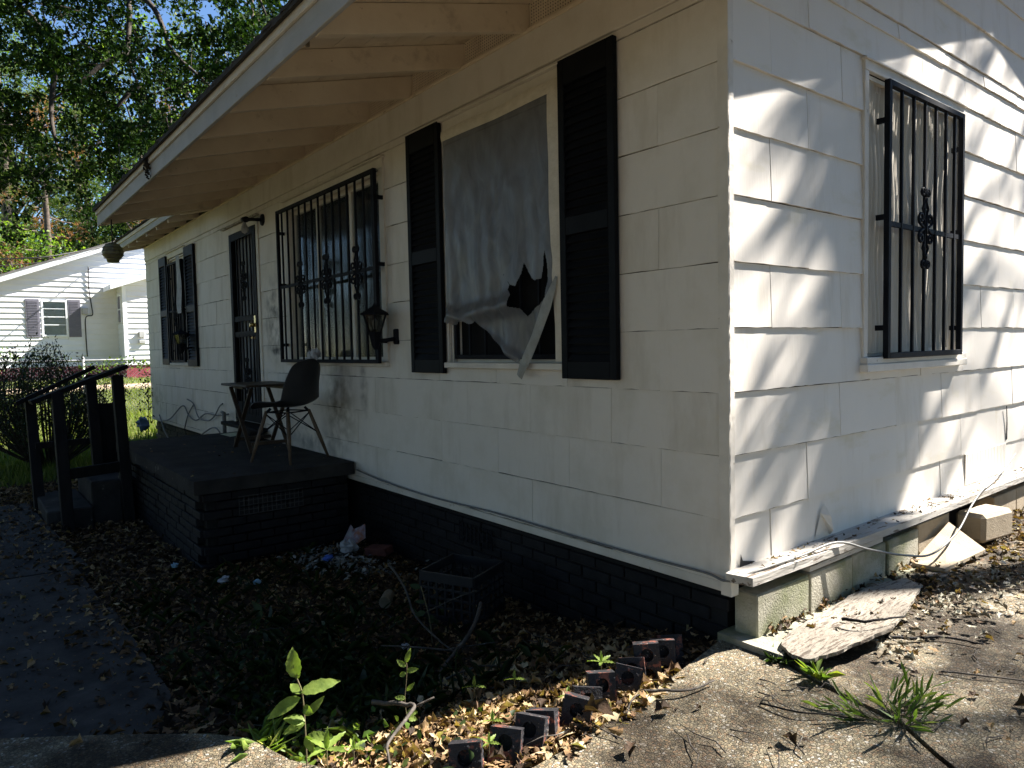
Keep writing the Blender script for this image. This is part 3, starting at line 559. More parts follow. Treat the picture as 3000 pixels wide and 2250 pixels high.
# front: window under plastic
wB = window(-2.05, -.99, 1.15, 2.58, 'F', None, tw=.02)
grille(-2.02, -1.02, 1.17, 2.55, -.012, [-1.86, -1.70, -1.52, -1.36, -1.20], [1.85], [], 'F', bracket=False)
mb = MB(); mb.box(-2.0, -1.0, .12, .13, 1.85, 2.5); mb.box(-1.48, -1.12, .115, .135, 1.35, 1.9); part('interior_board', mb, M('brown_panel', [(.3, (.05, .04, .028)), (.7, (.08, .065, .045))], 4, stretch=(4, 4, .3)), house)
shutter(-2.485, -2.085, 1.08, 2.665); shutter(-.965, -.58, 1.073, 2.67)
# far window
window(-9.28, -8.36, 1.11, 2.58, 'F', None, tw=.02)
grille(-9.22, -8.42, 1.12, 2.50, .04, [-9.10, -8.98, -8.86, -8.74, -8.62, -8.50], [1.83], [(-8.86, 1.63, 2.01)], 'F')
shutter(-9.74, -9.32, 1.08, 2.63); shutter(-8.30, -7.86, 1.07, 2.63)
mb = MB(); V = []
for j in range(12):
    for i in range(5): V.append((-8.60 + .055 * i - (.02 * math.sin(j * 1.1) if i == 0 else 0), -.075 - .01 * math.sin(i * 2 + j * .6), 1.78 + .07 * j))
mb.add(V, [(j * 5 + i, j * 5 + i + 1, j * 5 + 5 + i + 1, j * 5 + 5 + i) for j in range(11) for i in range(4)], True)
part('torn_plastic_strip', mb, m_white, house)
# side window
window(1.17, 2.35, 1.15, 2.58, 'S', m_curtain2, ripples=5, cdepth=-.016, tw=.045)
grille(1.29, 2.275, 1.14, 2.562, .055, [1.46, 1.605, 1.750, 1.892, 2.03, 2.155], [1.838], [(1.750, 1.635, 2.06)], 'S', fw=.03)
mb = MB(); mb.box(.0, .055, 1.10, 2.39, 1.075, 1.115, .003); part('sill_apron', mb, m_trim, house)
# front door with iron storm door
mb = MB(); mb.box(-6.52, -6.45, -.02, .0, .46, 2.60, .003); mb.box(-5.58, -5.51, -.02, .0, .46, 2.60, .003); mb.box(-6.52, -5.51, -.022, .0, 2.541, 2.60, .003); door = part('door', mb, m_trim, house)
mb = MB(); mb.box(-6.45, -5.58, .05, .09, .47, 2.53); part('door_leaf', mb, m_white if False else M('door_paint', [(.3, (.16, .17, .19)), (.7, (.24, .26, .29))], 3), door)
mb = MB(); mb.box(-5.74, -5.66, .03, .05, 1.35, 1.48, .01); mb.box(-6.02, -5.88, .038, .052, 1.38, 1.46, .004); part('letter_plate', mb, m_brass, door)
mb = MB(); mb.box(-6.62, -5.46, -.14, -.0, .425, .462, .004); part('threshold', mb, m_oldwood, door)
gd = grille(-6.44, -5.59, .50, 2.535, .012, [-6.22, -6.11, -6.00, -5.89, -5.78, -5.70], [1.62, 1.42], [(-6.0, 1.80, 2.20), (-6.0, .80, 1.17)], 'F', fw=.075, bracket=False)
mb = MB(); mb.box(-6.36, -5.67, -.015, -.004, .575, .70); mb.box(-6.36, -5.67, -.020, .0, 1.433, 1.465); mb.box(-6.36, -5.67, -.020, .0, 1.575, 1.607); part('kick_plate', mb, m_iron, gd)
mb = MB(); mb.tube([(-5.665, -.03, 1.52), (-5.665, -.08, 1.52)], [.02, .026], 10); mb.box(-5.69, -5.64, -.03, -.02, 1.44, 1.62, .003); part('handle', mb, m_brass, gd)
mb = MB(); mb.box(-6.66, -5.48, -.045, -.0, 2.615, 2.630, .002); part('drip_cap', mb, m_peel, house)

# roof ------------------------------------------------------------------
SL = .268
def deckz(y): return 3.065 + SL * y if y < 0 else 3.065 + .342 * y
XR, X1, X2 = .348, -6.95, -10.95
def eave(xa, xb, d, fz0, fz1, first, last, nm='rafter'):
    # rafters with exposed tails
    x = first
    while x > last:
        mb = MB(); za = deckz(0) - .004; zb = deckz(-d) - .004
        mb.add([(x - .02, .0, za), (x - .02, .0, za - .140), (x - .02, -d + .001, zb - .135), (x - .02, -d + .001, zb), (x + .02, .0, za), (x + .02, .0, za - .140), (x + .02, -d + .001, zb - .135), (x + .02, -d + .001, zb)],
               [(0, 1, 2, 3), (7, 6, 5, 4), (0, 4, 5, 1), (1, 5, 6, 2), (2, 6, 7, 3), (3, 7, 4, 0)])
        part('rafter', mb, m_soffit, house); x -= .612
    # deck planks seen from below
    nb = max(2, int(d / .15))
    for i in range(nb):
        y0, y1 = -d + i * d / nb + .0015, -d + (i + 1) * d / nb - .0015
        mb = MB(); mb.prism([(y0, deckz(y0)), (y1, deckz(y1)), (y1, deckz(y1) + .02), (y0, deckz(y0) + .02)], 0, xb, xa); part('soffit_board', mb, m_soffit, house)
    mb = MB(); mb.box(xb, xa, -d - .022, -d, fz0, fz1, .003); part('fascia', mb, m_nbtrim if False else M('fascia_paint', [(.3, (.34, .34, .34)), (.7, (.46, .46, .46))], 3, rough=.6, bump=.4, bscale=40, bstretch=(.2, 1, 1), streak=[(10, (.4, 1, 1), .70, (.30, .25, .18), .06)]), house)
    mb = MB(); mb.box(xb, xa, -d - .040, -d - .022, fz1 - .045, fz1 + .012, .003); part('drip_strip', mb, m_trim, house)
    mb = MB(); n = int((xa - xb) / .06); rr = random.Random(5); pts = []
    for i in range(n + 1): pts.append((xb + (xa - xb) * i / n, -d - .055 - rr.uniform(0, .018), fz1 + .012 - rr.uniform(0, .012)))
    V = []; 
    for (a, b, c) in pts: V += [(a, b, c), (a, b, c + .018), (a, -d + .1, fz1 + .055), (a, -d + .1, fz1 + .03)]
    F = [(i * 4 + j, i * 4 + (j + 1) % 4, i * 4 + 4 + (j + 1) % 4, i * 4 + 4 + j) for i in range(n) for j in range(4)]
    mb.add(V, F); part('roof_edge', mb, m_roofing, house)
eave(XR, X1, 1.195, 2.610, 2.765, -.015, X1 + .03)
eave(X1 - .001, X2, .36, 2.868, 2.985, -7.06, X2)
mb = MB(); mb.add([(X1 - .02, 0, 3.06), (X1 - .02, 0, 2.92), (X1 - .02, -1.217, 2.61), (X1 - .02, -1.217, 2.77), (X1 + .002, 0, 3.06), (X1 + .002, 0, 2.92), (X1 + .002, -1.217, 2.61), (X1 + .002, -1.217, 2.77)],
    [(0, 1, 2, 3), (7, 6, 5, 4), (0, 4, 5, 1), (1, 5, 6, 2), (2, 6, 7, 3), (3, 7, 4, 0)]); part('end_rafter', mb, m_soffit, house)
# vent mesh above the frieze between rafters
x = -.015; k = 0
while x > X1 and k < 11:
    mb = MB(); a, b = x - .588, x - .022; nn = 30
    for i in range(nn): mb.box(a + (b - a) * i / nn, a + (b - a) * i / nn + .010, -.006, -.003, 2.926, 3.055)
    for j in range(9): mb.box(a, b, -.003, -.001, 2.925 + j * .0165, 2.934 + j * .0165)
    part('vent_screen', mb, m_soffit, house); x -= .612; k += 1
mb = MB(); mb.box(X2, 0, .06, .09, 2.9, 3.06); part('vent_backing', mb, m_dark, house)
# roof planes
mb = MB()
mb.prism([(-1.26, deckz(-1.24) + .021), (0, deckz(0) + .021), (YR, deckz(YR) + .021), (YR, deckz(YR) + .05), (0, deckz(0) + .05), (-1.26, deckz(-1.24) + .045)], 0, X1, XR + .01)
mb.prism([(-.40, deckz(-.38) + .021), (0, deckz(0) + .021), (YR, deckz(YR) + .021), (YR, deckz(YR) + .05), (0, deckz(0) + .05), (-.40, deckz(-.38) + .045)], 0, X2, X1 - .001)
mb.prism([(YR + .001, deckz(YR) + .021), (YB + .6, deckz(YR) + .021 - .342 * (YB + .6 - YR)), (YB + .6, deckz(YR) + .05 - .342 * (YB + .6 - YR)), (YR + .001, deckz(YR) + .05)], 0, X2, XR + .01)
part('roof', mb, m_roofing, house)
mb = MB()
mb.prism([(-1.195, 2.60), (0, 2.90), (YR, 2.90 + .342 * YR), (YB + .5, 2.90 - .342 * .5 - .02), (YB + .5, 3.08 - .342 * .5 - .02), (YR, 3.08 + .342 * YR), (0, 3.08), (-1.195, 2.77)], 0, XR - .022, XR)
part('rake_board', mb, m_trim, house)
mb = MB(); mb.prism([(0, 3.045), (YR, 3.045 + .342 * YR), (YB, 3.045), (YB, 3.06), (YR, 3.06 + .342 * YR), (0, 3.06)], 0, .0, XR - .023); part('rake_soffit', mb, m_soffit, house)
# bits hanging under the eave
mb = MB(); mb.tube([(-1.50, -1.13, 2.80), (-1.50, -1.13, 2.72)], .007, 6); mb.tube([(-1.50, -1.13, 2.72), (-1.50, -1.13, 2.665)], .011, 8); mb.tube([(-1.56, -1.17, 2.80), (-1.55, -1.17, 2.77), (-1.535, -1.165, 2.755)], .013, 7)
solo('eave_hook', mb, m_tin, 'small hook and dangling weight under the near end of the big eave', 'hook')
mb = MB(); rr = random.Random(4)
for i in range(26):
    c = Vector((-4.40 + rr.gauss(0, .014), -1.243 + rr.gauss(0, .010), 2.76 - i * .006)); q = Quaternion((rr.random(), rr.random(), rr.random(), rr.random())).normalized()
    s_ = .026 * (1 - i / 40); mb.add([c + q @ Vector(p) * s_ for p in ((1, 0, 0), (-1, .3, 0), (0, 1, .2), (0, -1, .5), (.1, 0, 1))], [(0, 2, 4), (2, 1, 4), (1, 3, 4), (3, 0, 4), (0, 3, 1, 2)])
solo('rotted_leaf_clump', mb, m_nest, 'black clump of rotted leaves hanging over the long fascia board', 'debris')

# ---------------------------------------------------------------- porch
porch = thing('porch', 'low black-painted brick porch with worn concrete slab in front of the iron door', 'porch', (-4.95, -.6, -.3))
PX0, PX1, PY = -6.40, -3.45, -1.235
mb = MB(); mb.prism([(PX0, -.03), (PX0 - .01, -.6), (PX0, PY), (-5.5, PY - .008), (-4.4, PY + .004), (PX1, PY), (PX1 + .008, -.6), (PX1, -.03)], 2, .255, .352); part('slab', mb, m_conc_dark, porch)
mb = MB(); mb.box(PX0 + .10, PX1 - .10, PY + .10, -.05, -.5, .25); part('core', mb, m_mortar, porch)
brickwall(porch, PX0 + .05, PX1 - .06, PY + .045, -.36, .253, maxn=150)
mbb = None
def brickside(parent, x, y0, y1, z0, z1, flip):
    mb = MB(); mb.box(-.096, .096, -.048, .048, 0, .054, .004); me = mk(mb, 'brick', m_brickblk); r = 0; z = z1 - .064
    while z > z0:
        y = y0 + .1 + (.1 if r % 2 else 0)
        while y < y1 - .05: link('brick', me, parent, (x - flip * .048 + rs.uniform(-.004, .004), y, z), (0, 0, math.pi / 2)); y += .2
        z -= .064; r += 1
brickside(porch, PX1 - .03, PY + .06, -.05, -.30, .253, 1)
brickside(porch, PX0 + .03, PY + .06, -.05, -.30, .253, -1)
mb = MB()
for i in range(15): mb.box(PX1 - .024, PX1 - .020, -.93 + i * .034, -.926 + i * .034, .06, .20)
for k in range(5): mb.box(PX1 - .028, PX1 - .024, -.93, -.45, .06 + k * .034, .064 + k * .034)
part('vent_grate', mb, M('vent_wire', [(.3, (.05, .05, .05)), (.7, (.08, .08, .08))], 9), porch)
steps = thing('porch_steps', 'two dark block steps between the wooden stair rails', 'steps', (-6.1, -1.55, -.3))
for (x0, x1, y0, y1, z0, z1) in ((-6.62, -5.72, -1.56, -1.26, -.40, .08), (-6.70, -5.60, -1.92, -1.565, -.42, -.12)):
    mb = MB(); mb.box(x0, x1, y0, y1, z0, z1, .012); part('step', mb, m_conc_dark, steps)

def lean_post(mb, x, y, zt, zb, dx, w1=.085, w2=.085): mb.beam((x + .0, y, zb), (x + dx, y, zt), w1, w2, (0, 1, 0), .004)
ra = thing('stair_railing', 'nearer leaning dark wood stair railing beside the porch steps', 'railing', (-5.6, -1.5, -.3), 'stair railings')
mb = MB(); lean_post(mb, -5.45, -1.78, .90, -.36, -.62 + .32, .13, .09); part('post', mb, m_oldwood, ra)
mb = MB(); lean_post(mb, -5.60, -1.28, 1.04, -.36, -.28, .11, .09); part('post', mb, m_oldwood, ra)
mb = MB(); mb.beam((-5.80, -1.98, .835), (-5.88, -1.20, 1.13), .14, .04, c=.003); part('handrail', mb, m_oldwood, ra)
mb = MB(); mb.beam((-5.60, -1.78, .19), (-5.72, -1.28, .20), .045, .095, c=.003); part('lower_rail', mb, m_oldwood, ra)
rb = thing('stair_railing', 'farther leaning dark wood stair railing beside the shrub', 'railing', (-6.6, -1.6, -.3), 'stair railings')
mb = MB(); lean_post(mb, -6.45, -1.90, .80, -.36, -.50, .13, .09); part('post', mb, m_oldwood, rb)
mb = MB(); lean_post(mb, -6.30, -1.40, 1.03, -.36, -.36, .12, .09); part('post', mb, m_oldwood, rb)
mb = MB(); mb.beam((-6.80, -2.02, .78), (-6.75, -1.34, 1.12), .14, .04, c=.003); part('handrail', mb, m_oldwood, rb)
mb = MB(); mb.beam((-6.62, -1.90, .36), (-6.62, -1.36, .37), .04, .06, c=.003); part('lower_rail', mb, m_oldwood, rb)
mb = MB(); mb.beam((-6.48, -1.28, -.36), (-6.62, -1.28, .74), .12, .16, (0, 1, 0), .004); solo('stub_post', mb, m_oldwood, 'short thick wooden post stub standing between the two tall rail posts', 'post')

# ---------------------------------------------------------------- chair and tray table
def make_chair():
    t = thing('shell_chair', 'dark moulded plastic shell chair with wooden dowel legs on the porch', 'chair', (0, 0, 0))
    prof = [(.235, .425), (.225, .442), (.16, .448), (.06, .436), (-.05, .430), (-.13, .445), (-.185, .49), (-.21, .56), (-.225, .64), (-.24, .72), (-.252, .79), (-.258, .825)]
    hw = [.170, .195, .220, .232, .235, .232, .225, .218, .205, .190, .160, .100]
    V = []; nu = 13
    for (d, h), ww in zip(prof, hw):
        back = ss(-.12, -.22, d)
        for i in range(nu):
            u = -1 + 2 * i / (nu - 1); c = u * u * (.6 + .4 * u * u)
            lift = .055 * c * (1 - back) * ss(.24, .12, d); fwd = .075 * c * back * (1 - .5 * ss(.6, .83, h))
            V.append((u * ww, d + fwd, h + lift + (.02 * c * -1 if h > .8 else 0)))
    F = [(j * nu + i, j * nu + i + 1, (j + 1) * nu + i + 1, (j + 1) * nu + i) for j in range(len(prof) - 1) for i in range(nu - 1)]
    mb = MB(); mb.add(V, F, True); s = part('seat_shell', mb, m_chair, t)
    md = s.modifiers.new('sub', 'SUBSURF'); md.levels = 2; md.render_levels = 2
    md = s.modifiers.new('sol', 'SOLIDIFY'); md.thickness = .007
    tops = {}
    for sx in (-1, 1):
        for sy in (-1, 1):
            a = (sx * .125, sy * .11 + .01, .405); b = (sx * .225, sy * .205, .0)
            m2 = MB(); m2.tube([a, tuple((a[i] + b[i]) / 2 for i in range(3)), b], [.013, .0165, .0105], 10); part('leg', m2, m_legwood, t)
            tops[(sx, sy)] = (a, b)
    m2 = MB(); W_ = lambda p, q, r=.0042: m2.tube([p, q], r, 6)
    L_ = lambda k, f: tuple(tops[k][0][i] * (1 - f) + tops[k][1][i] * f for i in range(3))
    for (p, q) in (((-1, -1), (1, -1)), ((1, -1), (1, 1)), ((1, 1), (-1, 1)), ((-1, 1), (-1, -1))):
        W_(L_(p, .05), L_(q, .48)); W_(L_(q, .05), L_(p, .48)); W_(L_(p, .02), L_(q, .02), .006)
    for k in tops: m2.tube([(tops[k][0][0] * .8, tops[k][0][1] * .8, .428), (tops[k][0][0], tops[k][0][1], .395)], .011, 7)
    part('wire_bracing', m2, m_iron, t); return t
ch = make_chair(); ch.location = (-3.945, -.36, .352); ch.rotation_euler = (0, 0, math.atan2(-.45, -.89) - math.pi / 2)
tt = thing('tray_table', 'brown wooden folding tray table with crossed legs behind the porch chair', 'table', (-4.78, -.30, .352))
cx, cy = -4.80, -.30
mb = MB(); mb.box(cx - .36, cx + .36, cy - .24, cy + .24, .935, .955, .006); part('table_top', mb, m_tablewood, tt)
mb = MB(); mb.box(cx - .30, cx - .02, cy - .15, cy - .12, .905, .934); mb.box(cx - .30, cx + .30, cy + .12, cy + .15, .905, .934); part('cleat', mb, m_tablewood, tt)
for y in (cy - .17, cy + .17):
    for s in (-1, 1):
        mb = MB(); mb.beam((cx + s * .25, y + s * .012, .92), (cx - s * .27, y + s * .012, .352), .018, .034, (0, 1, 0), .002); part('leg', mb, m_tablewood, tt)
part('stretcher', MB().beam((cx - .24, cy - .17, .43), (cx - .24, cy + .17, .43), .02, .03), m_tablewood, tt); part('stretcher', MB().beam((cx + .24, cy - .17, .43), (cx + .24, cy + .17, .43), .02, .03), m_tablewood, tt)
mb = MB(); mb.box(-5.72, -5.42, -.22, -.06, .353, .455, .012); solo('stone_block', mb, m_conc_dark, 'dark rough block on the porch below the door sill', 'block')
mb = MB(); mb.add([(-6.25, -.26, .358), (-5.92, -.25, .357), (-5.95, -.08, .362), (-6.2, -.10, .368)], [(0, 1, 2, 3)]); solo('yellow_card', mb, m_yellow, 'pale yellow card lying flat on the porch near the pipe stub', 'card')
mb = MB(); mb.tube([(-6.62, -.10, .2), (-6.62, -.10, .56)], .022, 10); mb.tube([(-6.62, -.10, .55), (-6.70, -.10, .56)], .018, 8); solo('pipe_stub', mb, m_cable, 'short grey pipe stub standing at the far end of the porch', 'pipe')

# ---------------------------------------------------------------- wall fixtures
def wall_lantern(loc, label):
    t = thing('wall_lantern', label, 'lantern', loc, 'black wall lanterns'); x, y, z = loc
    mb = MB(); mb.box(x + .05, x + .11, -.03, -.0, z - .06, z + .05, .008); mb.tube([(x + .08, -.03, z - .02), (x + .06, -.09, z - .03), (x, y, z - .03)], .014, 8); part('bracket', mb, m_iron, t)
    def frus(r0, r1, z0, z1, n=6, nm=MB): 
        m_ = MB(); V = [(x + r * math.cos(2 * math.pi * (i + .5) / n), y + r * math.sin(2 * math.pi * (i + .5) / n), zz) for r, zz in ((r0, z0), (r1, z1)) for i in range(n)]
        m_.add(V, [(i, (i + 1) % n, n + (i + 1) % n, n + i) for i in range(n)] + [tuple(range(n))[::-1], tuple(range(n, 2 * n))]); return m_
    m_ = frus(.115, .105, z + .15, z + .165); a = frus(.105, .03, z + .165, z + .205); b = frus(.022, .006, z + .205, z + .235)
    for q in (a, b): m_.add(q.v, q.f)
    part('cap', m_, m_iron, t)
    part('glass_shade', frus(.045, .085, z + .03, z + .15), m_lampglass, t)
    m_ = MB()
    for i in range(6):
        a_ = 2 * math.pi * (i + .5) / 6; m_.tube([(x + .047 * math.cos(a_), y + .047 * math.sin(a_), z + .03), (x + .088 * math.cos(a_), y + .088 * math.sin(a_), z + .15)], .005, 5)
    q = frus(.03, .052, z - .07, z + .03); m_.add(q.v, q.f); q = frus(.012, .03, z - .095, z - .07); m_.add(q.v, q.f); part('cage', m_, m_iron, t)
    m_ = MB(); m_.lathe([(.004, .125), (.018, .11), (.02, .09), (.012, .05)], (x, y, z)); part('bulb', m_, m_white, t); return t
wall_lantern((-2.815, -.14, 1.335), 'black hexagonal wall lantern over the right edge of the wide barred window')
wall_lantern((-8.22, -.14, 1.335), 'black hexagonal wall lantern at the far barred window beside the door')
t = thing('porch_light', 'black wall socket with a bare bulb above the iron door', 'light', (-5.38, 0, 2.54))
mb = MB(); mb.tube([(-5.37, -.0, 2.55), (-5.37, -.025, 2.55)], [.062, .055], 14); mb.tube([(-5.37, -.025, 2.55), (-5.45, -.10, 2.56), (-5.52, -.13, 2.56)], .017, 8); mb.tube([(-5.50, -.13, 2.565), (-5.60, -.13, 2.575)], [.03, .026], 10); part('socket', mb, m_iron, t)
mb = MB(); mb.lathe([(.004, -.125), (.028, -.11), (.036, -.08), (.030, -.05), (.016, -.02), (.016, .0)], (-5.56, -.13, 2.555), 14); part('bulb', mb, m_white, t)
t = thing('hanging_globe', 'olive glass globe lantern hanging by a cord under the end of the big eave', 'lantern', (-6.5, -1.16, 2.2))
mb = MB(); mb.tube([(-6.5, -1.16, 2.62), (-6.5, -1.16, 2.385)], .006, 6); part('cord', mb, m_blackcable, t)
mb = MB(); mb.lathe([(.02, .10), (.055, .085), (.088, .05), (.10, .0), (.09, -.04), (.062, -.07), (.055, -.10), (.05, -.102)], (-6.5, -1.16, 2.285), 22)
gl = M('olive_glass', [(.3, (.20, .185, .12)), (.7, (.32, .30, .20))], 20, stretch=(.1, .1, 3), rough=.3, bump=.2, bscale=60, bstretch=(.1, .1, 1), trl=.4, spec=.5); part('globe', mb, gl, t)
mb = MB()
for k in range(5): 
    z = -.06 + k * .035; r = math.sqrt(max(.0105 - z * z, .002)) + .0015
    mb.tube([(-6.5 + r * math.cos(a * math.pi / 8), -1.16 + r * math.sin(a * math.pi / 8), 2.285 + z) for a in range(17)], .0025, 4)
part('rib', mb, m_tin, t)

# plastic sheet over the window -----------------------------------------
def sheet():
    hole = [(-1.462, 1.66), (-1.39, 1.59), (-1.33, 1.575), (-1.29, 1.64), (-1.275, 1.70), (-1.24, 1.64), (-1.21, 1.61), (-1.17, 1.595), (-1.12, 1.60), (-1.105, 1.71), (-1.085, 1.74), (-1.07, 1.66), (-1.062, 1.58), (-1.09, 1.50), (-1.14, 1.46), (-1.19, 1.44), (-1.25, 1.405), (-1.29, 1.45), (-1.385, 1.465), (-1.37, 1.53), (-1.40, 1.56), (-1.385, 1.59), (-1.42, 1.62)]
    def inside(u, z, poly):
        c = False; j = len(poly) - 1
        for i in range(len(poly)):
            a, b = poly[i], poly[j]
            if (a[1] > z) != (b[1] > z) and u < (b[0] - a[0]) * (z - a[1]) / (b[1] - a[1]) + a[0]: c = not c
            j = i
        return c
    nu, nz = 250, 340; u0, u1, zt, zb = -2.055, -.985, 2.585, 1.12
    def keep(u, z):
        if z > 1.395 + .012 * math.sin(u * 40) and u < -1.70: return not inside(u, z, hole)
        low = 1.40 - max(0, (u + 1.72)) * .66 if u < -1.33 else 1.142 + (u + 1.33) * 1.28
        if z < low: return False
        if u > -1.055 and z < 1.47 + (u + 1.055) * 2: return False
        return not inside(u, z, hole)
    V = []; 
    for j in range(nz + 1):
        for i in range(nu + 1):
            u = u0 + (u1 - u0) * i / nu; z = zb + (zt - zb) * j / nz; dn = (zt - z) / (zt - zb)
            d = .034 + .010 * math.sin(u * 21 + .8 * math.sin(z * 3)) * dn + .004 * abs(math.sin(u * 9 + z * 6.5)) ** 6 - .005 * abs(math.sin(u * 7 - z * 5 + 1)) ** 8 + .003 * abs(math.sin(u * 31 + z * 2)) ** 3 * dn + .006 * math.sin(u * 47 + z * 4) * dn + .012 * math.sin(z * 9 + u * 5) * dn * .5
            d += .035 * math.exp(-((z - 1.42 - .1 * (u + 2)) / .05) ** 2) * (1 if u < -1.2 else .3) + .02 * math.exp(-((z - 1.34 + .45 * (u + 1.7)) / .03) ** 2)
            if z > 2.50 or u > -1.03 or u < -2.03: d = max(d * .4, .030)
            V.append((u + .004 * math.sin(z * 31), -d, z))
    F = []
    for j in range(nz):
        for i in range(nu):
            u = u0 + (u1 - u0) * (i + .5) / nu; z = zb + (zt - zb) * (j + .5) / nz
            if keep(u, z): F.append((j * (nu + 1) + i, j * (nu + 1) + i + 1, (j + 1) * (nu + 1) + i + 1, (j + 1) * (nu + 1) + i))
    used = sorted({a for f in F for a in f}); mp = {a: i for i, a in enumerate(used)}
    mb = MB(); mb.add([V[a] for a in used], [tuple(mp[a] for a in f) for f in F], True); return mb
t = thing('plastic_sheet', 'torn cloudy plastic sheet taped over the window between two black shutters', 'plastic sheet', (-1.52, -.04, 1.12))
part('sheet', sheet(), m_film, t)
m_tape = M('clear_tape', [(.3, (.24, .24, .22)), (.7, (.36, .36, .33))], 14, rough=.4, bump=.8, bscale=30, bdist=.01)
def strip(pts, wd, dd=.005):
    mb = MB(); V = []
    for i, p in enumerate(pts):
        p = Vector(p); q = Vector(pts[min(i + 1, len(pts) - 1)]) - Vector(pts[max(i - 1, 0)]); x = Vector((q.z, 0, -q.x)).normalized(); w2 = wd[i] / 2
        V += [p - x * w2, p + Vector((0, -dd, 0)), p + x * w2]
    F = [f for i in range(len(pts) - 1) for f in ((3 * i, 3 * i + 1, 3 * i + 4, 3 * i + 3), (3 * i + 1, 3 * i + 2, 3 * i + 5, 3 * i + 4))]; mb.add(V, F, True); return mb
part('loose_tape', strip([(-.995, -.045, 1.60), (-1.02, -.055, 1.53), (-1.06, -.062, 1.45), (-1.10, -.066, 1.37), (-1.15, -.068, 1.28), (-1.21, -.07, 1.19), (-1.26, -.07, 1.12), (-1.29, -.065, 1.075)], [.02, .05, .075, .07, .065, .07, .06, .05]), m_tape, t)
part('tape_edge', strip([(-1.015, -.034, 2.60), (-1.01, -.038, 2.40), (-1.013, -.036, 2.2), (-1.008, -.038, 2.0), (-1.012, -.036, 1.8), (-1.0, -.040, 1.62), (-.995, -.038, 1.35), (-.995, -.038, 1.16)], [.085, .095, .08, .09, .085, .075, .05, .05]), M('tape_over_trim', [(.3, (.55, .50, .40)), (.7, (.68, .62, .52))], 14, rough=.45, bump=.8, bscale=25, bdist=.01), t)
part('tape_edge', strip([(-2.06, -.036, 2.56), (-1.8, -.036, 2.565), (-1.5, -.038, 2.555), (-1.2, -.036, 2.57), (-1.0, -.036, 2.57)], [.06, .07, .06, .07, .06]), MATS['tape_over_trim'], t)
mb = MB(); rr = random.Random(9)
for c, r in (((-4.04, -.115, 1.19), .05), ((-3.92, -.12, 1.215), .045)):
    V = []; n = 9
    for i in range(6):
        for j in range(n):
            a = math.pi * (i + .5) / 6; b = 2 * math.pi * j / n; q = r * (1 + .35 * rr.uniform(-1, 1)); V.append((c[0] + q * math.sin(a) * math.cos(b), c[1] + .7 * q * math.sin(a) * math.sin(b), c[2] + q * math.cos(a)))
    mb.add(V, [(i * n + j, i * n + (j + 1) % n, (i + 1) * n + (j + 1) % n, (i + 1) * n + j) for i in range(5) for j in range(n)] + [tuple(range(n)), tuple(range(5 * n, 6 * n))[::-1]])
solo('crumpled_tissue', mb, m_white, 'white crumpled tissue caught on the bottom rail of the wide window grille', 'tissue')

# cables --------------------------------------------------------------
def smoothpts(pts, k=5):
    P = [Vector(p) for p in pts]; out = []
    for i in range(len(P) - 1):
        a, b, c, d = P[max(i - 1, 0)], P[i], P[i + 1], P[min(i + 2, len(P) - 1)]
        for j in range(k):
            t = j / k; out.append(.5 * ((2 * b) + (c - a) * t + (2 * a - 5 * b + 4 * c - d) * t * t + (3 * b - a - 3 * c + d) * t ** 3))
    out.append(P[-1]); return out
mb = MB(); mb.tube(smoothpts([(-10.1, -.03, .21), (-9.4, -.05, .30), (-8.75, -.03, .52), (-8.4, -.04, .40), (-8.0, -.05, .37), (-7.6, -.04, .48), (-7.1, -.04, .49), (-6.7, -.03, .53)]), .009, 6)
mb.tube(smoothpts([(-8.5, -.03, .62), (-8.18, -.03, .57), (-7.9, -.05, .42), (-7.5, -.05, .40), (-7.2, -.05, .47), (-7.0, -.04, .60), (-6.9, -.03, .64)]), .008, 6)
mb.tube(smoothpts([(-8.75, -.02, .20), (-8.5, -.03, .40), (-8.18, -.03, .57)]), .008, 6)
mb.tube(smoothpts([(-10.2, -.03, .3), (-9.6, -.06, .02), (-8.8, -.08, -.08), (-8.0, -.08, .12), (-7.25, -.06, .335), (-6.95, -.06, .30)]), .009, 6)
solo('wall_cable', mb, m_cable, 'tangled grey cable looping low on the front wall beyond the porch', 'cable')
mb = MB(); mb.tube(smoothpts([(-3.42, -.04, .30), (-3.0, -.035, .265), (-2.3, -.03, .247), (-1.6, -.03, .262), (-1.0, -.028, .256), (-.45, -.028, .254), (-.10, -.03, .262), (.03, -.05, .262), (.10, .05, .300), (.12, .35, .306), (.145, .62, .32), (.19, .85, .25), (.22, 1.15, .17), (.23, 1.45, .12), (.22, 1.8, .17), (.19, 2.1, .27), (.16, 2.4, .33), (.10, 2.9, .36), (.05, 3.3, .42)], 6), .0055, 7)
solo('loose_cable', mb, m_whitecable, 'thin pale cable running round the house corner and drooping off the side ledge', 'cable')

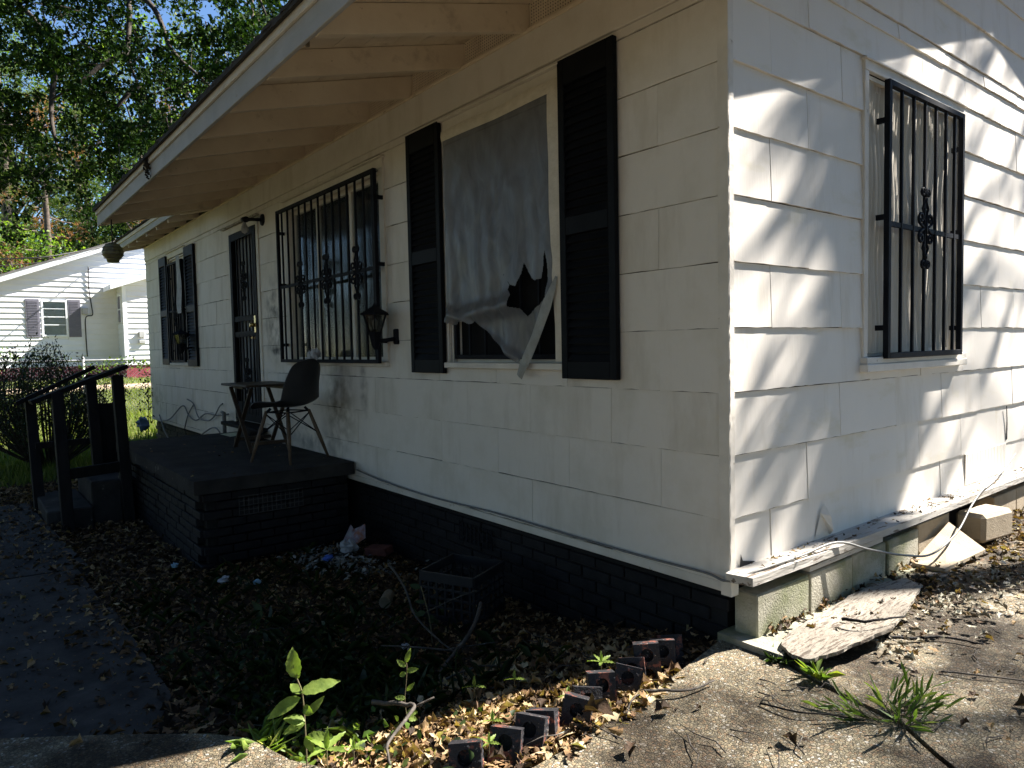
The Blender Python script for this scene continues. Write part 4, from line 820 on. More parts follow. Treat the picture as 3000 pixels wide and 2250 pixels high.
# ---------------------------------------------------------------- brick edging
mb0 = MB()
def brick_with_holes():
    """modular brick standing on end: bed face (with holes) towards +Y_local = -y; built as plates round two cores"""
    mb = MB(); Wd, T, H = .092, .058, .20; n = 12; r = .019
    zs = [(.158, .0225), (.085, .0225)]
    # front and back faces with circular holes: fan rectangles split at z=.12
    for (yy, fl) in ((-T / 2, 0), (T / 2, 1)):
        for (zc, rr_), (za, zb) in zip(zs, ((.12, H), (.05, .12))):
            ring = [(rr_ * math.cos(2 * math.pi * i / n + math.pi / 4 ), yy, zc + rr_ * 1.1 * math.sin(2 * math.pi * i / n + math.pi / 4)) for i in range(n)]
            outer = []
            for i in range(n):
                a = 2 * math.pi * i / n + math.pi / 4; c_, s_ = math.cos(a), math.sin(a); k = 1 / max(abs(c_), abs(s_))
                outer.append((c_ * k * Wd / 2, yy, (za + zb) / 2 + s_ * k * (zb - za) / 2))
            fs = [(i, (i + 1) % n, n + (i + 1) % n, n + i) for i in range(n)]
            if not fl: fs = [f[::-1] for f in fs]
            mb.add(ring + outer, fs)
    for zc, rr_ in zs:
        V = [(rr_ * math.cos(2 * math.pi * i / n + math.pi / 4), y, zc + rr_ * 1.1 * math.sin(2 * math.pi * i / n + math.pi / 4)) for y in (-T / 2, T / 2) for i in range(n)]
        mb.add(V, [(i, n + i, n + (i + 1) % n, (i + 1) % n) for i in range(n)])
        mb.add([(p[0], .004, p[2]) for p in V[:n]], [tuple(range(n))])
    # ridged sides and top
    k = 16
    for sx in (-1, 1):
        V = []
        for i in range(k + 1):
            z = .05 + .15 * i / k; o_ = .0022 * (i % 2)
            V += [(sx * (Wd / 2 - o_ * 0), -T / 2, z), (sx * (Wd / 2 - o_), T / 2, z)]
        f = [(2 * i, 2 * i + 1, 2 * i + 3, 2 * i + 2) for i in range(k)]; mb.add(V, f if sx > 0 else [q[::-1] for q in f])
    mb.add([(-Wd / 2, -T / 2, H), (Wd / 2, -T / 2, H), (Wd / 2, T / 2, H), (-Wd / 2, T / 2, H)], [(0, 1, 2, 3)])
    mb.add([(-Wd / 2, -T / 2, .05), (Wd / 2, -T / 2, .05), (Wd / 2, T / 2, .05), (-Wd / 2, T / 2, .05)], [(3, 2, 1, 0)])
    for sx in (-1, 1):  # lower shank in the soil
        mb.box(-Wd / 2, Wd / 2, -T / 2, T / 2, 0, .0499)
        break
    return mb
bme = mk(brick_with_holes(), 'edging_brick', m_brickpeel)
spots = [(.085, -1.37, 'lowest black brick of the edging row, half cut by the picture edge'), (.100, -1.265, 'edging brick with a red-flaked face next above the lowest one'), (.092, -1.165, 'widest-flaked reddish edging brick with a clear round hole'), (.080, -1.07, 'edging brick among the sunlit leaves, third above the lowest'), (.078, -.965, 'edging brick beside the big curled tan leaf'),
         (.06, -.865, 'edging brick half hidden behind a curled leaf'), (.045, -.765, 'black edging brick directly under the small green sprout'), (.03, -.665, 'black edging brick just above the green sprout'), (.018, -.565, 'edging brick next below the upright two-holed one'), (.008, -.47, 'upright edging brick with two round holes showing'),
         (-.008, -.375, 'small edging brick leaning near the top of the row'), (-.03, -.28, 'dark edging brick at the foundation end of the row')]
for i, (x, y, lb) in enumerate(spots):
    o = link('edging_brick', bme); hgt = [.060, .072, .074, .055, .070, .058, .078, .066, .060, .092, .072, .055][i]
    o.location = (x - .03, y, hgt - .20 + .0); o.rotation_mode = 'XYZ'; o.scale = (1.06, 1.06, 1)
    o.rotation_euler = (R_(random.uniform(-24, -10)), R_(random.uniform(-9, 12)), R_(44 + random.uniform(-12, 12)))
    props(o, lb, 'brick', 'bricks edging the flower bed')

# ---------------------------------------------------------------- things on the ground
rg = random.Random(21)
# peeling board on the drive
mb = MB(); out = [(.222, .02), (.29, -.035), (.375, -.04), (.43, .06), (.46, .22), (.475, .42), (.43, .60), (.40, .78), (.345, .95), (.30, 1.16), (.20, 1.20), (.16, .98), (.15, .72), (.17, .45), (.19, .2)]
rb2 = random.Random(6); oo = []
for i in range(len(out)):
    a, b = out[i], out[(i + 1) % len(out)]
    for k in range(5): t_ = k / 5; oo.append((a[0] + (b[0] - a[0]) * t_ + rb2.uniform(-.006, .006), a[1] + (b[1] - a[1]) * t_ + rb2.uniform(-.008, .008)))
out = oo
def curl(x, y): return .045 + .030 * ((x - .31) / .15) ** 2 * (1 if x > .31 else .1) + .006 * math.sin(y * 9)
cx_ = sum(p[0] for p in out) / len(out); cy_ = sum(p[1] for p in out) / len(out); V = []; rings = 7; n = len(out)
for k in range(rings + 1):
    f = k / rings
    for (x, y) in out:
        X, Y = cx_ + (x - cx_) * f, cy_ + (y - cy_) * f; V.append((X, Y, curl(X, Y)))
F = [(k * n + i, k * n + (i + 1) % n, (k + 1) * n + (i + 1) % n, (k + 1) * n + i) for k in range(rings) for i in range(n)]
V2 = [(x, y, z - .014) for x, y, z in V]; m_ = len(V)
F2 = [tuple(a + m_ for a in f[::-1]) for f in F]; FS = [(rings * n + i, rings * n + (i + 1) % n, m_ + rings * n + (i + 1) % n, m_ + rings * n + i) for i in range(n)]
mb.add(V + V2, [f[::-1] for f in F] + [f[::-1] for f in F2] + FS)
m_board = M('flaking_white_board', [(.3, (.20, .175, .14)), (.7, (.31, .28, .23))], 8, stretch=(1, .3, 1), rough=.8, bump=1.0, bscale=60, bstretch=(1, .25, 1), bdist=.012,
            streak=[(26, (2.6, .45, 1), .565, (.10, .08, .06), .018), (70, (1.8, .5, 1), .60, (.16, .12, .09), .02)])
solo('fallen_board', mb, m_board, 'large fallen board with crazed peeling white paint lying on the driveway', 'board')
mb = MB(); mb.prism([(.17, 1.34), (.30, 1.44), (.24, 1.80), (.17, 2.10), (.11, 1.98), (.13, 1.6)], 2, .0, .018)
o = solo('loose_plank', mb, m_board, 'pale weathered plank beyond the fallen board, flat in the leaf litter', 'plank')
mb = MB(); mb.add([(.13, 1.45, .03), (.27, 1.50, .02), (.30, 1.98, .035), (.12, 1.96, .16), (.13, 1.45, .05), (.27, 1.50, .04), (.30, 1.98, .055), (.12, 1.96, .18)], [(3, 2, 1, 0), (4, 5, 6, 7), (0, 1, 5, 4), (1, 2, 6, 5), (2, 3, 7, 6), (3, 0, 4, 7)])
solo('leaning_plank', mb, m_cmu2, 'grey-tan plank leaning up against the last concrete block', 'plank')
mb = MB(); mb.box(.10, .27, 2.14, 2.48, .04, .21, .022); o = solo('loose_block', mb, m_cmu2, 'tan chipped concrete block sitting loose under the side ledge', 'concrete block'); o.rotation_euler = (0, 0, R_(-8))
# crate
crate = thing('milk_crate', 'black plastic milk crate beside the front foundation', 'crate', (-1.5, -.33, -.25)); crate.rotation_euler = (0, R_(0), R_(24))
bpy.context.view_layer.update()
def cpart(nm, mb, mat): 
    o = bpy.data.objects.new(nm, mk(mb, nm, mat)); C.objects.link(o); o.parent = crate; return o
S_ = .17
for k, (ax, sg) in enumerate((('x', -1), ('x', 1), ('y', -1), ('y', 1))):
    mb = MB()
    def B_(a, b, z0, z1):
        if ax == 'x': mb.box(sg * S_ - .006, sg * S_ + .006, a, b, z0, z1)
        else: mb.box(a, b, sg * S_ - .006, sg * S_ + .006, z0, z1)
    B_(-S_, S_, .23, .28); B_(-S_, S_, .0, .05)
    for i in range(7): B_(-S_ + i * S_ / 3.25, -S_ + i * S_ / 3.25 + .012, .05, .23)
    for z in (.09, .14, .19): B_(-S_ + .003, S_ - .003, z, z + .010)
    cpart('side_wall', mb, m_plastic_black)
mb = MB(); mb.box(-S_, S_, -S_, S_, .0, .008); cpart('base', mb, m_plastic_black)
mb = MB(); mb.tube([(-1.80, -.66, -.185), (-1.90, -.58, -.185)], .034, 14, smooth=False); solo('tan_can', mb, m_tin, 'small tan can lying on its side left of the milk crate', 'can')
# rubbish heap
def crumple(c, r, mat, name, label, cat, seed, flat=.6, n=8, m=6):
    q = random.Random(seed); mb = MB(); V = []
    for i in range(m):
        for j in range(n):
            a = math.pi * (i + .5) / m; b = 2 * math.pi * j / n; k = r * (1 + .4 * q.uniform(-1, 1)); V.append((c[0] + k * math.sin(a) * math.cos(b), c[1] + k * math.sin(a) * math.sin(b), c[2] + flat * k * math.cos(a)))
    mb.add(V, [(i * n + j, i * n + (j + 1) % n, (i + 1) * n + (j + 1) % n, (i + 1) * n + j) for i in range(m - 1) for j in range(n)] + [tuple(range(n)), tuple(range((m - 1) * n, m * n))[::-1]])
    return solo(name, mb, mat, label, cat)
mb = MB(); mb.add([(-3.18, -.28, -.20), (-3.04, -.25, -.20), (-3.06, -.18, -.07), (-3.14, -.20, -.10), (-3.21, -.19, -.08), (-3.01, -.17, -.15), (-3.03, -.16, -.045)], [(0, 1, 2, 3), (0, 3, 4), (1, 5, 6, 2)]); solo('printed_bag', mb, m_paperprint, 'crumpled white printed bag with an orange patch on the rubbish heap', 'bag')
crumple((-3.08, -.28, -.20), .07, m_white, 'paper_wad', 'grey-white wad of paper at the foot of the printed bag', 'paper', 2)
mb = MB(); mb.box(-.10, .10, -.045, .045, 0, .057, .004); o = solo('loose_brick', mb, m_redbrick, 'dark red brick lying on the rubbish heap by the foundation', 'brick'); o.location = (-2.85, -.14, -.24); o.rotation_euler = (R_(8), R_(-6), R_(20))
crumple((-2.93, -.50, -.215), .035, m_blue, 'blue_wrapper', 'crumpled blue wrapper at the front of the rubbish heap', 'wrapper', 3)
crumple((-3.54, -1.36, -.225), .022, m_lblue, 'paper_scrap', 'pale blue scrap on the leaves below the porch corner', 'scrap', 4, .7)
crumple((-2.98, -1.19, -.225), .035, m_white, 'paper_scrap', 'greyish crumpled scrap right of the porch corner, upper of a pair', 'scrap', 5, .5)
crumple((-2.77, -1.05, -.22), .022, m_lblue, 'paper_scrap', 'sky-blue scrap in the weeds, lower right of a pair of scraps', 'scrap', 6, .7)
crumple((-1.22, -.86, -.19), .025, m_white, 'paper_scrap', 'whitish scrap among the twigs below the milk crate', 'scrap', 8, .5)
crumple((-9.45, -.35, -.0), .09, M('faded_blue_bag', [(.3, (.10, .16, .26)), (.7, (.22, .30, .42))], 20, rough=.5, bump=.5), 'cloth_bundle', 'faded blue bundle tied at the far corner of the house', 'bundle', 12, 1.2)
bpy.data.objects['cloth_bundle'].location = (-10.62, -.20, .0)
# shredded paper strewn round the heap (uncountable)
n = 420; a = RNG.normal(0, 1, (n, 2)); P = np.stack([-3.0 + a[:, 0] * .26 + a[:, 1] * .12, -.42 + a[:, 1] * .12 + a[:, 0] * -.02, np.zeros(n)], 1); P[:, 2] = gzv(P[:, 0], P[:, 1]) + RNG.uniform(-.01, .04, n)
o = link('shredded_paper', leafmesh('shredded_paper', P, RNG.normal(0, 1, (n, 3)) * [1, 1, .3], RNG.normal(0, .4, (n, 3)) + [0, 0, 1], RNG.uniform(.02, .05, n), RNG.uniform(.015, .03, n), LANCE, m_shred, RNG.uniform(-2, 3, n))); props(o, 'pale shredded paper strewn around the rubbish heap at the foundation', 'paper', kind='stuff')

# sticks ---------------------------------------------------------------
def stick(pts, r, label, mat=m_stick, twigs=(), name='stick'):
    r *= .62
    mb = MB(); P = smoothpts(pts, 4); n = len(P); q = random.Random(len(label))
    P = [p + Vector((q.uniform(-1, 1), q.uniform(-1, 1), q.uniform(-1, 1))) * r * .35 for p in P]
    mb.tube(P, [r * (1 - .6 * i / n) for i in range(n)], 7)
    for tw in twigs: mb.tube(smoothpts(tw, 3), [r * .55 * (1 - .5 * i / (3 * (len(tw) - 1) + 1)) for i in range(3 * (len(tw) - 1) + 1)], 5)
    return solo(name, mb, mat, label, 'stick')
stick([(-1.95, -.55, -.02), (-1.65, -.62, -.06), (-1.35, -.72, -.12), (-1.0, -.75, -.16), (-.8, -.72, -.18)], .012, 'long bare twig arching across the front of the milk crate', twigs=[[(-1.35, -.72, -.12), (-1.2, -.62, -.02), (-1.12, -.5, .03)], [(-1.0, -.75, -.16), (-.8, -.62, -.10)]])
stick([(-1.02, -.55, .0), (-.95, -.66, -.08), (-.90, -.78, -.13), (-.80, -.92, -.14), (-.68, -1.0, -.12), (-.52, -1.02, -.10), (-.36, -1.03, -.06), (-.28, -.98, -.03)], .016, 'lichen-spotted branch running from the milk crate down to the lit leaves', twigs=[[(-.9, -.78, -.13), (-1.05, -.92, -.12), (-1.2, -1.0, -.14)], [(-.68, -1.0, -.12), (-.62, -.85, -.08), (-.5, -.72, -.09)]])
stick([(-.46, -1.42, .02), (-.36, -1.36, .03), (-.31, -1.34, .035), (-.26, -1.42, .02), (-.20, -1.5, .015), (-.10, -1.55, .01)], .014, 'thick forked stick among the sunlit dead leaves', twigs=[[(-.31, -1.34, .035), (-.28, -1.28, .06)]])
stick([(.10, -.66, .02), (.16, -.60, .03), (.20, -.52, .02), (.21, -.40, .02)], .011, 'lichen-green stick lying on the driveway by the edging bricks', twigs=[[(.10, -.66, .02), (.13, -.75, .03), (.17, -.82, .01)]])
stick([(.30, .36, .075), (.38, .38, .085), (.43, .45, .09), (.47, .56, .085)], .012, 'dark stick resting across the fallen peeling board', m_oldwood)
stick([(.45, .42, .03), (.52, .52, .02), (.60, .62, .02), (.72, .66, .02)], .012, 'dark stick on the driveway right of the fallen board', m_oldwood)
stick([(.27, -1.30, .012), (.36, -1.18, .02), (.43, -1.12, .03), (.50, -1.10, .012)], .007, 'small twig with leaf scraps at the bottom edge of the driveway', twigs=[[(.43, -1.12, .03), (.46, -1.10, .06)]])
stick([(.40, -.40, .01), (.52, -.38, .02), (.60, -.30, .015), (.68, -.25, .01)], .006, 'thin crooked twig on the driveway left of the grass clump', m_oldwood)
stick([(.70, .30, .012), (.80, .35, .02), (.95, .45, .012), (1.1, .48, .012)], .006, 'thin pale twig on the driveway above the grass clump')
mb = MB(); q = random.Random(77)
for i in range(170):
    if q.random() < .5: x, y = q.uniform(.25, 1.6), q.uniform(-1.4, 1.8)
    else: x, y = q.uniform(-2.2, .1), q.uniform(-1.75, -.2)
    z = max(gz(x, y) if x < .1 else 0, -1) + .012; a = q.uniform(0, 6.28); L = q.uniform(.05, .22); d = Vector((math.cos(a), math.sin(a), q.uniform(-.05, .12)))
    p = Vector((x, y, z)); sd = Vector((-d.y, d.x, 0)); mb.tube([p, p + d * L * .3 + sd * L * q.uniform(-.12, .12), p + d * L * .6 + sd * L * q.uniform(-.15, .15) + Vector((0, 0, q.uniform(0, .012))), p + d * L + sd * L * q.uniform(-.3, .3)], [.0028, .0025, .002, .001], 4)
props(solo('twig_litter', mb, m_stick, 'fine twigs scattered over the bed and driveway', 'twigs', kind='stuff'))

# ---------------------------------------------------------------- leaf litter
def inpoly(x, y, poly):
    c = np.zeros(len(x), bool); j = len(poly) - 1
    for i in range(len(poly)):
        a, b = poly[i], poly[j]; dy = (b[1] - a[1]) or 1e-9
        c ^= ((a[1] > y) != (b[1] > y)) & (x < (b[0] - a[0]) * (y - a[1]) / dy + a[0]); j = i
    return c
def litter(name, n, box, dens, label, smin=.022, smax=.06, mat=m_litter, zf=None, tpl=OAKL, lift=.02):
    x = RNG.uniform(box[0], box[1], n); y = RNG.uniform(box[2], box[3], n); k = RNG.random(n) < dens(x, y); x, y = x[k], y[k]; n = len(x)
    z = (gzv(x, y) - .03 if zf is None else zf(x, y)) + RNG.random(n) ** 2 * lift + .004; P = np.stack([x, y, z], 1)
    a = RNG.uniform(0, 6.283, n); D = np.stack([np.cos(a), np.sin(a), RNG.normal(0, .22, n)], 1); N = np.stack([RNG.normal(0, .35, n), RNG.normal(0, .35, n), np.ones(n)], 1)
    L = RNG.uniform(smin, smax, n); o = link(name, leafmesh(name, P, D, N, L, L * RNG.uniform(.35, .75, n), tpl, mat, RNG.uniform(-1.5, 4.5, n)))
    return props(o, label, 'leaves', kind='stuff')
bedp = [(.08, .0), (.12, -.5), (.20, -1.1), (.18, -1.3), (0, -1.55), (-.35, -1.8), (-.62, -1.95), (-1.4, -1.84), (-3.6, -1.84), (-3.6, 0)]
def d_bed(x, y):
    b = inpoly(x, y, bedp); lit = np.exp(-((x + .15) / .45) ** 2) * (y < -.5); return b * np.clip(.32 + .62 * lit, 0, 1)
litter('leaf_litter', 40000, (-3.6, .2, -2.0, .0), d_bed, 'dead brown leaves carpeting the bed between foundation, walk and edging bricks', .014, .052, lift=.04)
litter('leaf_litter', 4800, (-8.0, -.6, -3.3, -1.8), lambda x, y: .16 + .45 * (y > -2.0) + .2 * (y > -2.15) + .35 * (x < -4), 'dead leaves thinly scattered over the shaded walk slabs', .025, .06, zf=lambda x, y: np.where(x > -1, -.02, np.where(x > -2.8, -.165, np.where(x > -3.9, -.215, -.235))), lift=.012)
litter('leaf_litter', 5200, (-6.9, -.6, -3.3, -1.8), lambda x, y: .6 + 0 * x, 'small leaf crumbs and grit on the shaded walk slabs', .006, .022, zf=lambda x, y: np.where(x > -1, -.02, np.where(x > -2.8, -.165, np.where(x > -3.9, -.215, -.235))), lift=.004)
litter('leaf_litter', 9000, (-8.5, -3.6, -2.6, -1.2), lambda x, y: .8, 'dark dead leaves round the feet of the stair railings', .03, .07, lift=.04)
litter('leaf_litter', 9000, (.06, 1.3, -.1, 6.0), lambda x, y: np.clip(np.exp(-np.maximum(x - .22 - .12 * np.maximum(y - .3, 0), 0) / (.10 + .05 * y)) * (y > .05 + x * .3), 0, 1) * .8, 'dead leaves drifted against the concrete blocks and loose boards', .02, .055, zf=lambda x, y: np.where(x < .16, .03, .006) + 0 * x, lift=.03)
litter('leaf_litter', 1100, (-.5, 2.2, -2.2, 1.9), lambda x, y: (1 - inpoly(x, y, bedp)) * np.where(y > .2, .55, .12), 'a few single dead leaves lying on the aggregate driveway', .015, .045, zf=lambda x, y: .004 + 0 * x, lift=.008)
litter('leaf_litter', 260, (.03, .13, .1, 3.6), lambda x, y: .35 + .6 * (np.sin(y * 4) > .3), 'dry leaf crumbs resting on top of the peeling side ledge', .010, .028, zf=lambda x, y: .294 + 0 * x, lift=.008)
litter('paint_flakes', 2600, (.10, 1.1, .1, 4.0), lambda x, y: np.clip(np.exp(-((x - .38 - .09 * y) / .16) ** 2), 0, 1) * (y > .25), 'white paint flakes shed over the leaf litter beside the side wall', .012, .05, mat=m_chip, zf=lambda x, y: .02 + 0 * x, lift=.02)
litter('leaf_litter', 120, (-6.4, -3.5, -1.2, -.1), lambda x, y: .6, 'leaf crumbs and grit on the worn porch slab', .008, .03, zf=lambda x, y: .350 + 0 * x, lift=.004)
m_litter_lit = M('fresh_dead_leaves', [(0, (.10, .055, .028)), (.3, (.28, .17, .09)), (.65, (.46, .32, .19)), (1, (.60, .50, .36))], 40, rough=.75, bump=.5, bscale=150, island=True, trl=.15, spec=.25)  # litter colours lightened to paint in the sunlight on this strip
litter('fresh_litter', 3600, (-.75, .17, -1.95, -.35), lambda x, y: inpoly(x, y, bedp) * np.clip(1.15 + (y + .5) * .2 - np.abs(x + .12) * .7, 0, 1) * (.35 + .65 * (np.sin(x * 9 + y * 7) > -.5)), 'fresher tan leaves heaped along the edging bricks at the front of the bed', .03, .075, mat=m_litter_lit, lift=.045)
# big single leaves in the light
def bigleaf(x, y, z, a, L, label, tilt=.3):
    P = np.array([[0, 0, 0]]); me = leafmesh('fallen_leaf', P, np.array([[math.cos(a), math.sin(a), tilt]]), np.array([[.2, -.2, 1.]]), np.array([L]), np.array([L * .6]), OAKL, m_litter, np.array([3.5]))
    o = link('fallen_leaf', me); o.location = (x, y, z); props(o, label, 'leaf')
bigleaf(.075, -.93, .03, .4, .11, 'large curled tan leaf standing against an edging brick'); bigleaf(.21, -.73, .01, 1.2, .07, 'single brown leaf at the end of the lichen-green stick')
bigleaf(.33, -.98, .008, 2.2, .06, 'lone tan leaf on bare driveway right of the edging row', .5); bigleaf(.62, -.55, .008, 2.9, .06, 'pale leaf on the driveway below the grass clump'); bigleaf(.95, .22, .008, .6, .08, 'tan leaf at the right edge of the driveway', .1)

# ---------------------------------------------------------------- low weeds and plants
def blades(name, P, h, wd, mat, label, spread=.5, up=1.0, tpl=LANCE, cat='grass', kind='stuff', parent=None):
    n = len(P); a = RNG.uniform(0, 6.283, n); D = np.stack([np.cos(a) * spread, np.sin(a) * spread, up * np.ones(n)], 1) * RNG.uniform(.6, 1.2, (n, 1)); N = np.stack([np.cos(a), np.sin(a), .3 * np.ones(n)], 1) * -1 + RNG.normal(0, .3, (n, 3))
    me = leafmesh(name, P, D, N, h, wd, tpl, mat, RNG.uniform(0, 2, n)); o = link(name, me, parent)
    return props(o, label, cat if kind else None, kind=kind)
n = 4600; x = RNG.uniform(-3.4, -.40, n); y = RNG.uniform(-1.82, -.45, n); k = inpoly(x, y, bedp) & (RNG.random(n) < np.clip(.15 + .9 * np.exp(-(((x + 1.0) / .75) ** 2 + ((y + 1.3) / .38) ** 2)), 0, 1)); x, y = x[k], y[k]; n = len(x)
blades('low_weeds', np.stack([x, y, gzv(x, y) - .01], 1), RNG.uniform(.05, .15, n), RNG.uniform(.003, .008, n), m_dweed, 'low dark green grass growing through the leaves of the bed', .8, .8)
n = 700; x = RNG.normal(-1.15, .5, n); y = RNG.normal(-1.35, .28, n); k = inpoly(x, y, bedp); x, y = x[k], y[k]; n = len(x)
blades('ground_vine', np.stack([x, y, gzv(x, y) + RNG.uniform(0, .05, n)], 1), RNG.uniform(.02, .05, n), RNG.uniform(.016, .034, n), m_dweed, 'low broad-leaved creeper in the shaded bed', 1.0, .25, cat='ground cover')
n = 130; x = RNG.normal(-.48, .12, n); y = RNG.normal(-1.60, .10, n); blades('ground_vine', np.stack([x, y, gzv(x, y) + RNG.uniform(0, .06, n)], 1), RNG.uniform(.02, .045, n), RNG.uniform(.014, .028, n), m_bright, 'sunlit green creeper leaves at the bottom edge of the bed', 1.0, .35, cat='ground cover')
# tall weed sapling
def plant(name, label, base, stem, lv, mat=m_weed, r=.003, tpl=None, cat='plant', extra=(), sc=1.0):
    stem = [tuple(c * sc for c in p) for p in stem]; lv = [(tuple(c * sc for c in p), d, L * sc, Wd * sc * .92, nn) for (p, d, L, Wd, nn) in lv]
    t = thing(name, label, cat, base); b = Vector(base)
    mb = MB(); mb.tube(smoothpts([tuple(b + Vector(p)) for p in stem], 4), r, 5)
    for e_ in extra: mb.tube([tuple(b + Vector(p)) for p in e_], r * .7, 4)
    part('stem', mb, M('green_stem', [(.3, (.10, .09, .05)), (.7, (.16, .13, .07))], 20), t)
    for (p, d, L, Wd, nn) in lv:
        # serrated leaf with midrib fold
        k = 9; D = Vector(d).normalized(); N_ = Vector(nn).normalized(); X = N_.cross(D).normalized(); Z = D.cross(X); V = []; o_ = b + Vector(p)
        for i in range(k + 1):
            s = i / k; w2 = Wd / 2 * math.sin(math.pi * min(1, s ** .8)) ** .8 * (1 + .10 * (i % 2)); dr = -.18 * L * s * s
            V += [o_ + D * (L * s) + X * w2 + Z * (dr + .25 * w2 + .003 * (i % 2)), o_ + D * (L * s) + Z * dr, o_ + D * (L * s) - X * w2 + Z * (dr + .25 * w2 - .003 * (i % 2))]
        F = [f for i in range(k) for f in ((3 * i, 3 * i + 1, 3 * i + 4, 3 * i + 3), (3 * i + 1, 3 * i + 2, 3 * i + 5, 3 * i + 4))]
        m2 = MB(); m2.add(V, F, True); part('leaf', m2, mat, t)
    return t
# camera-right direction in world ~ (.62,.78,0)
Rt = Vector((.62, .78, 0)); Fw = Vector((-.78, .62, 0)); 
def cr(r, f, u): v_ = Rt * r + Fw * f; return (v_.x, v_.y, u)
plant('tall_weed', 'tall bright green weed sapling with broad serrated leaves, lit by the sun', (-.277, -1.732, -.03),
      [(0, 0, 0), cr(.0, 0, .12), cr(-.006, .01, .24), cr(-.012, .01, .33), cr(-.03, 0, .40)],
      [(cr(-.03, 0, .395), cr(-.15, 0, 1), .115, .062, cr(0, -1, .1)), (cr(-.012, 0, .335), cr(.9, .2, .25), .15, .055, cr(0, -.7, .7)), (cr(-.014, 0, .315), cr(-.8, -.2, -.35), .15, .06, cr(-.1, -.7, .7)),
       (cr(-.012, 0, .33), cr(-.7, .5, .35), .075, .04, cr(0, -.6, .8)), (cr(0, 0, .22), cr(-.75, -.3, .3), .085, .045, cr(0, -.7, .7)), (cr(0, 0, .21), cr(-.85, -.1, -.25), .10, .045, cr(0, -.6, .8)), (cr(0, 0, .24), cr(.6, .1, .55), .10, .035, cr(.3, -.9, .2)),
       (cr(0, 0, .15), cr(.85, 0, .1), .095, .045, cr(0, -.7, .7)), (cr(0, 0, .16), cr(.35, -.3, -.5), .07, .04, cr(0, -.9, .3)), (cr(-.006, 0, .27), cr(.4, -.4, .1), .06, .038, cr(0, -.8, .5)), (cr(-.028, 0, .39), cr(.3, 0, .7), .035, .016, cr(0, -1, .2))], r=.0022, sc=.76)
plant('thin_weed', 'thin twining weed with small pointed green leaves at the shade edge', (-.359, -1.341, -.03), [(0, 0, 0), cr(-.008, 0, .08), cr(0, 0, .16), cr(.004, 0, .22), cr(.0, 0, .24)],
      [(cr(0, 0, .235), cr(.3, 0, .9), .06, .022, cr(0, -1, .1)), (cr(0, 0, .22), cr(-.7, 0, .5), .045, .022, cr(0, -1, .3)), (cr(0, 0, .20), cr(.9, 0, .2), .05, .022, cr(0, -.8, .5)), (cr(0, 0, .19), cr(-.7, 0, -.1), .03, .024, cr(0, -.8, .5)), (cr(.0, 0, .12), cr(.6, 0, .6), .045, .018, cr(0, -1, .2)), (cr(-.005, 0, .09), cr(-.9, 0, .1), .045, .022, cr(0, -.7, .5)), (cr(-.004, 0, .02), cr(.8, 0, .3), .045, .028, cr(0, -.6, .7)), (cr(-.004, 0, .01), cr(.7, 0, -.1), .045, .028, cr(0, -.6, .7))], r=.0015, sc=.85)
def sprout(x, y, z, s, label, k=5):
    lv = []
    for i in range(k):
        a = 2 * math.pi * i / k + .4; lv.append(((0, 0, s * .8), (math.cos(a), math.sin(a), .35), s * .9, s * .26, (0, 0, 1)))
    lv.append(((0, 0, s * .8), (0, 0, 1), s * .7, s * .2, (.7, -.7, .1)))
    plant('sprout', label, (x, y, z), [(0, 0, 0), (0, 0, s * .4), (0, 0, s * .8)], lv, r=.0016, cat='sprout')
sprout(-.10, -.66, .01, .06, 'bright five-leaved sprout in front of the black edging bricks'); sprout(-.27, -.94, -.02, .05, 'small lit sprout beside the lichen branch tip', 3); sprout(-.33, -1.08, -.03, .055, 'small pointed sprout left of the lichen branch tip', 3)
sprout(-.02, -.90, .0, .05, 'low sprout behind the middle edging bricks', 3); sprout(-.19, -1.62, .01, .05, 'green sprout at the very bottom next to the forked stick', 5); sprout(.06, -1.30, .02, .045, 'small sprout in front of the lowest edging bricks', 4); sprout(-.03, -1.22, .02, .05, 'yellow-green seedling among lit leaves above the lowest bricks', 3)
sprout(-.20, -1.70, .0, .09, 'pale budding seedling just right of the tall weed', 4)
plant('arching_weed', 'slender dim weed with oval leaves growing up in front of the milk crate', (-1.20, -.72, -.22), [(0, 0, 0), cr(-.01, 0, .12), cr(-.03, 0, .22), cr(-.05, 0, .30)],
      [(cr(-.05, 0, .29), cr(-.9, 0, .3), .06, .03, cr(0, -.8, .5)), (cr(-.03, 0, .22), cr(-.9, 0, .1), .055, .02, cr(0, -.8, .5)), (cr(-.03, 0, .17), cr(-.8, 0, -.2), .06, .03, cr(0, -.8, .5)), (cr(-.02, 0, .13), cr(.5, 0, .4), .035, .018, cr(0, -.8, .5))], mat=m_dweed)
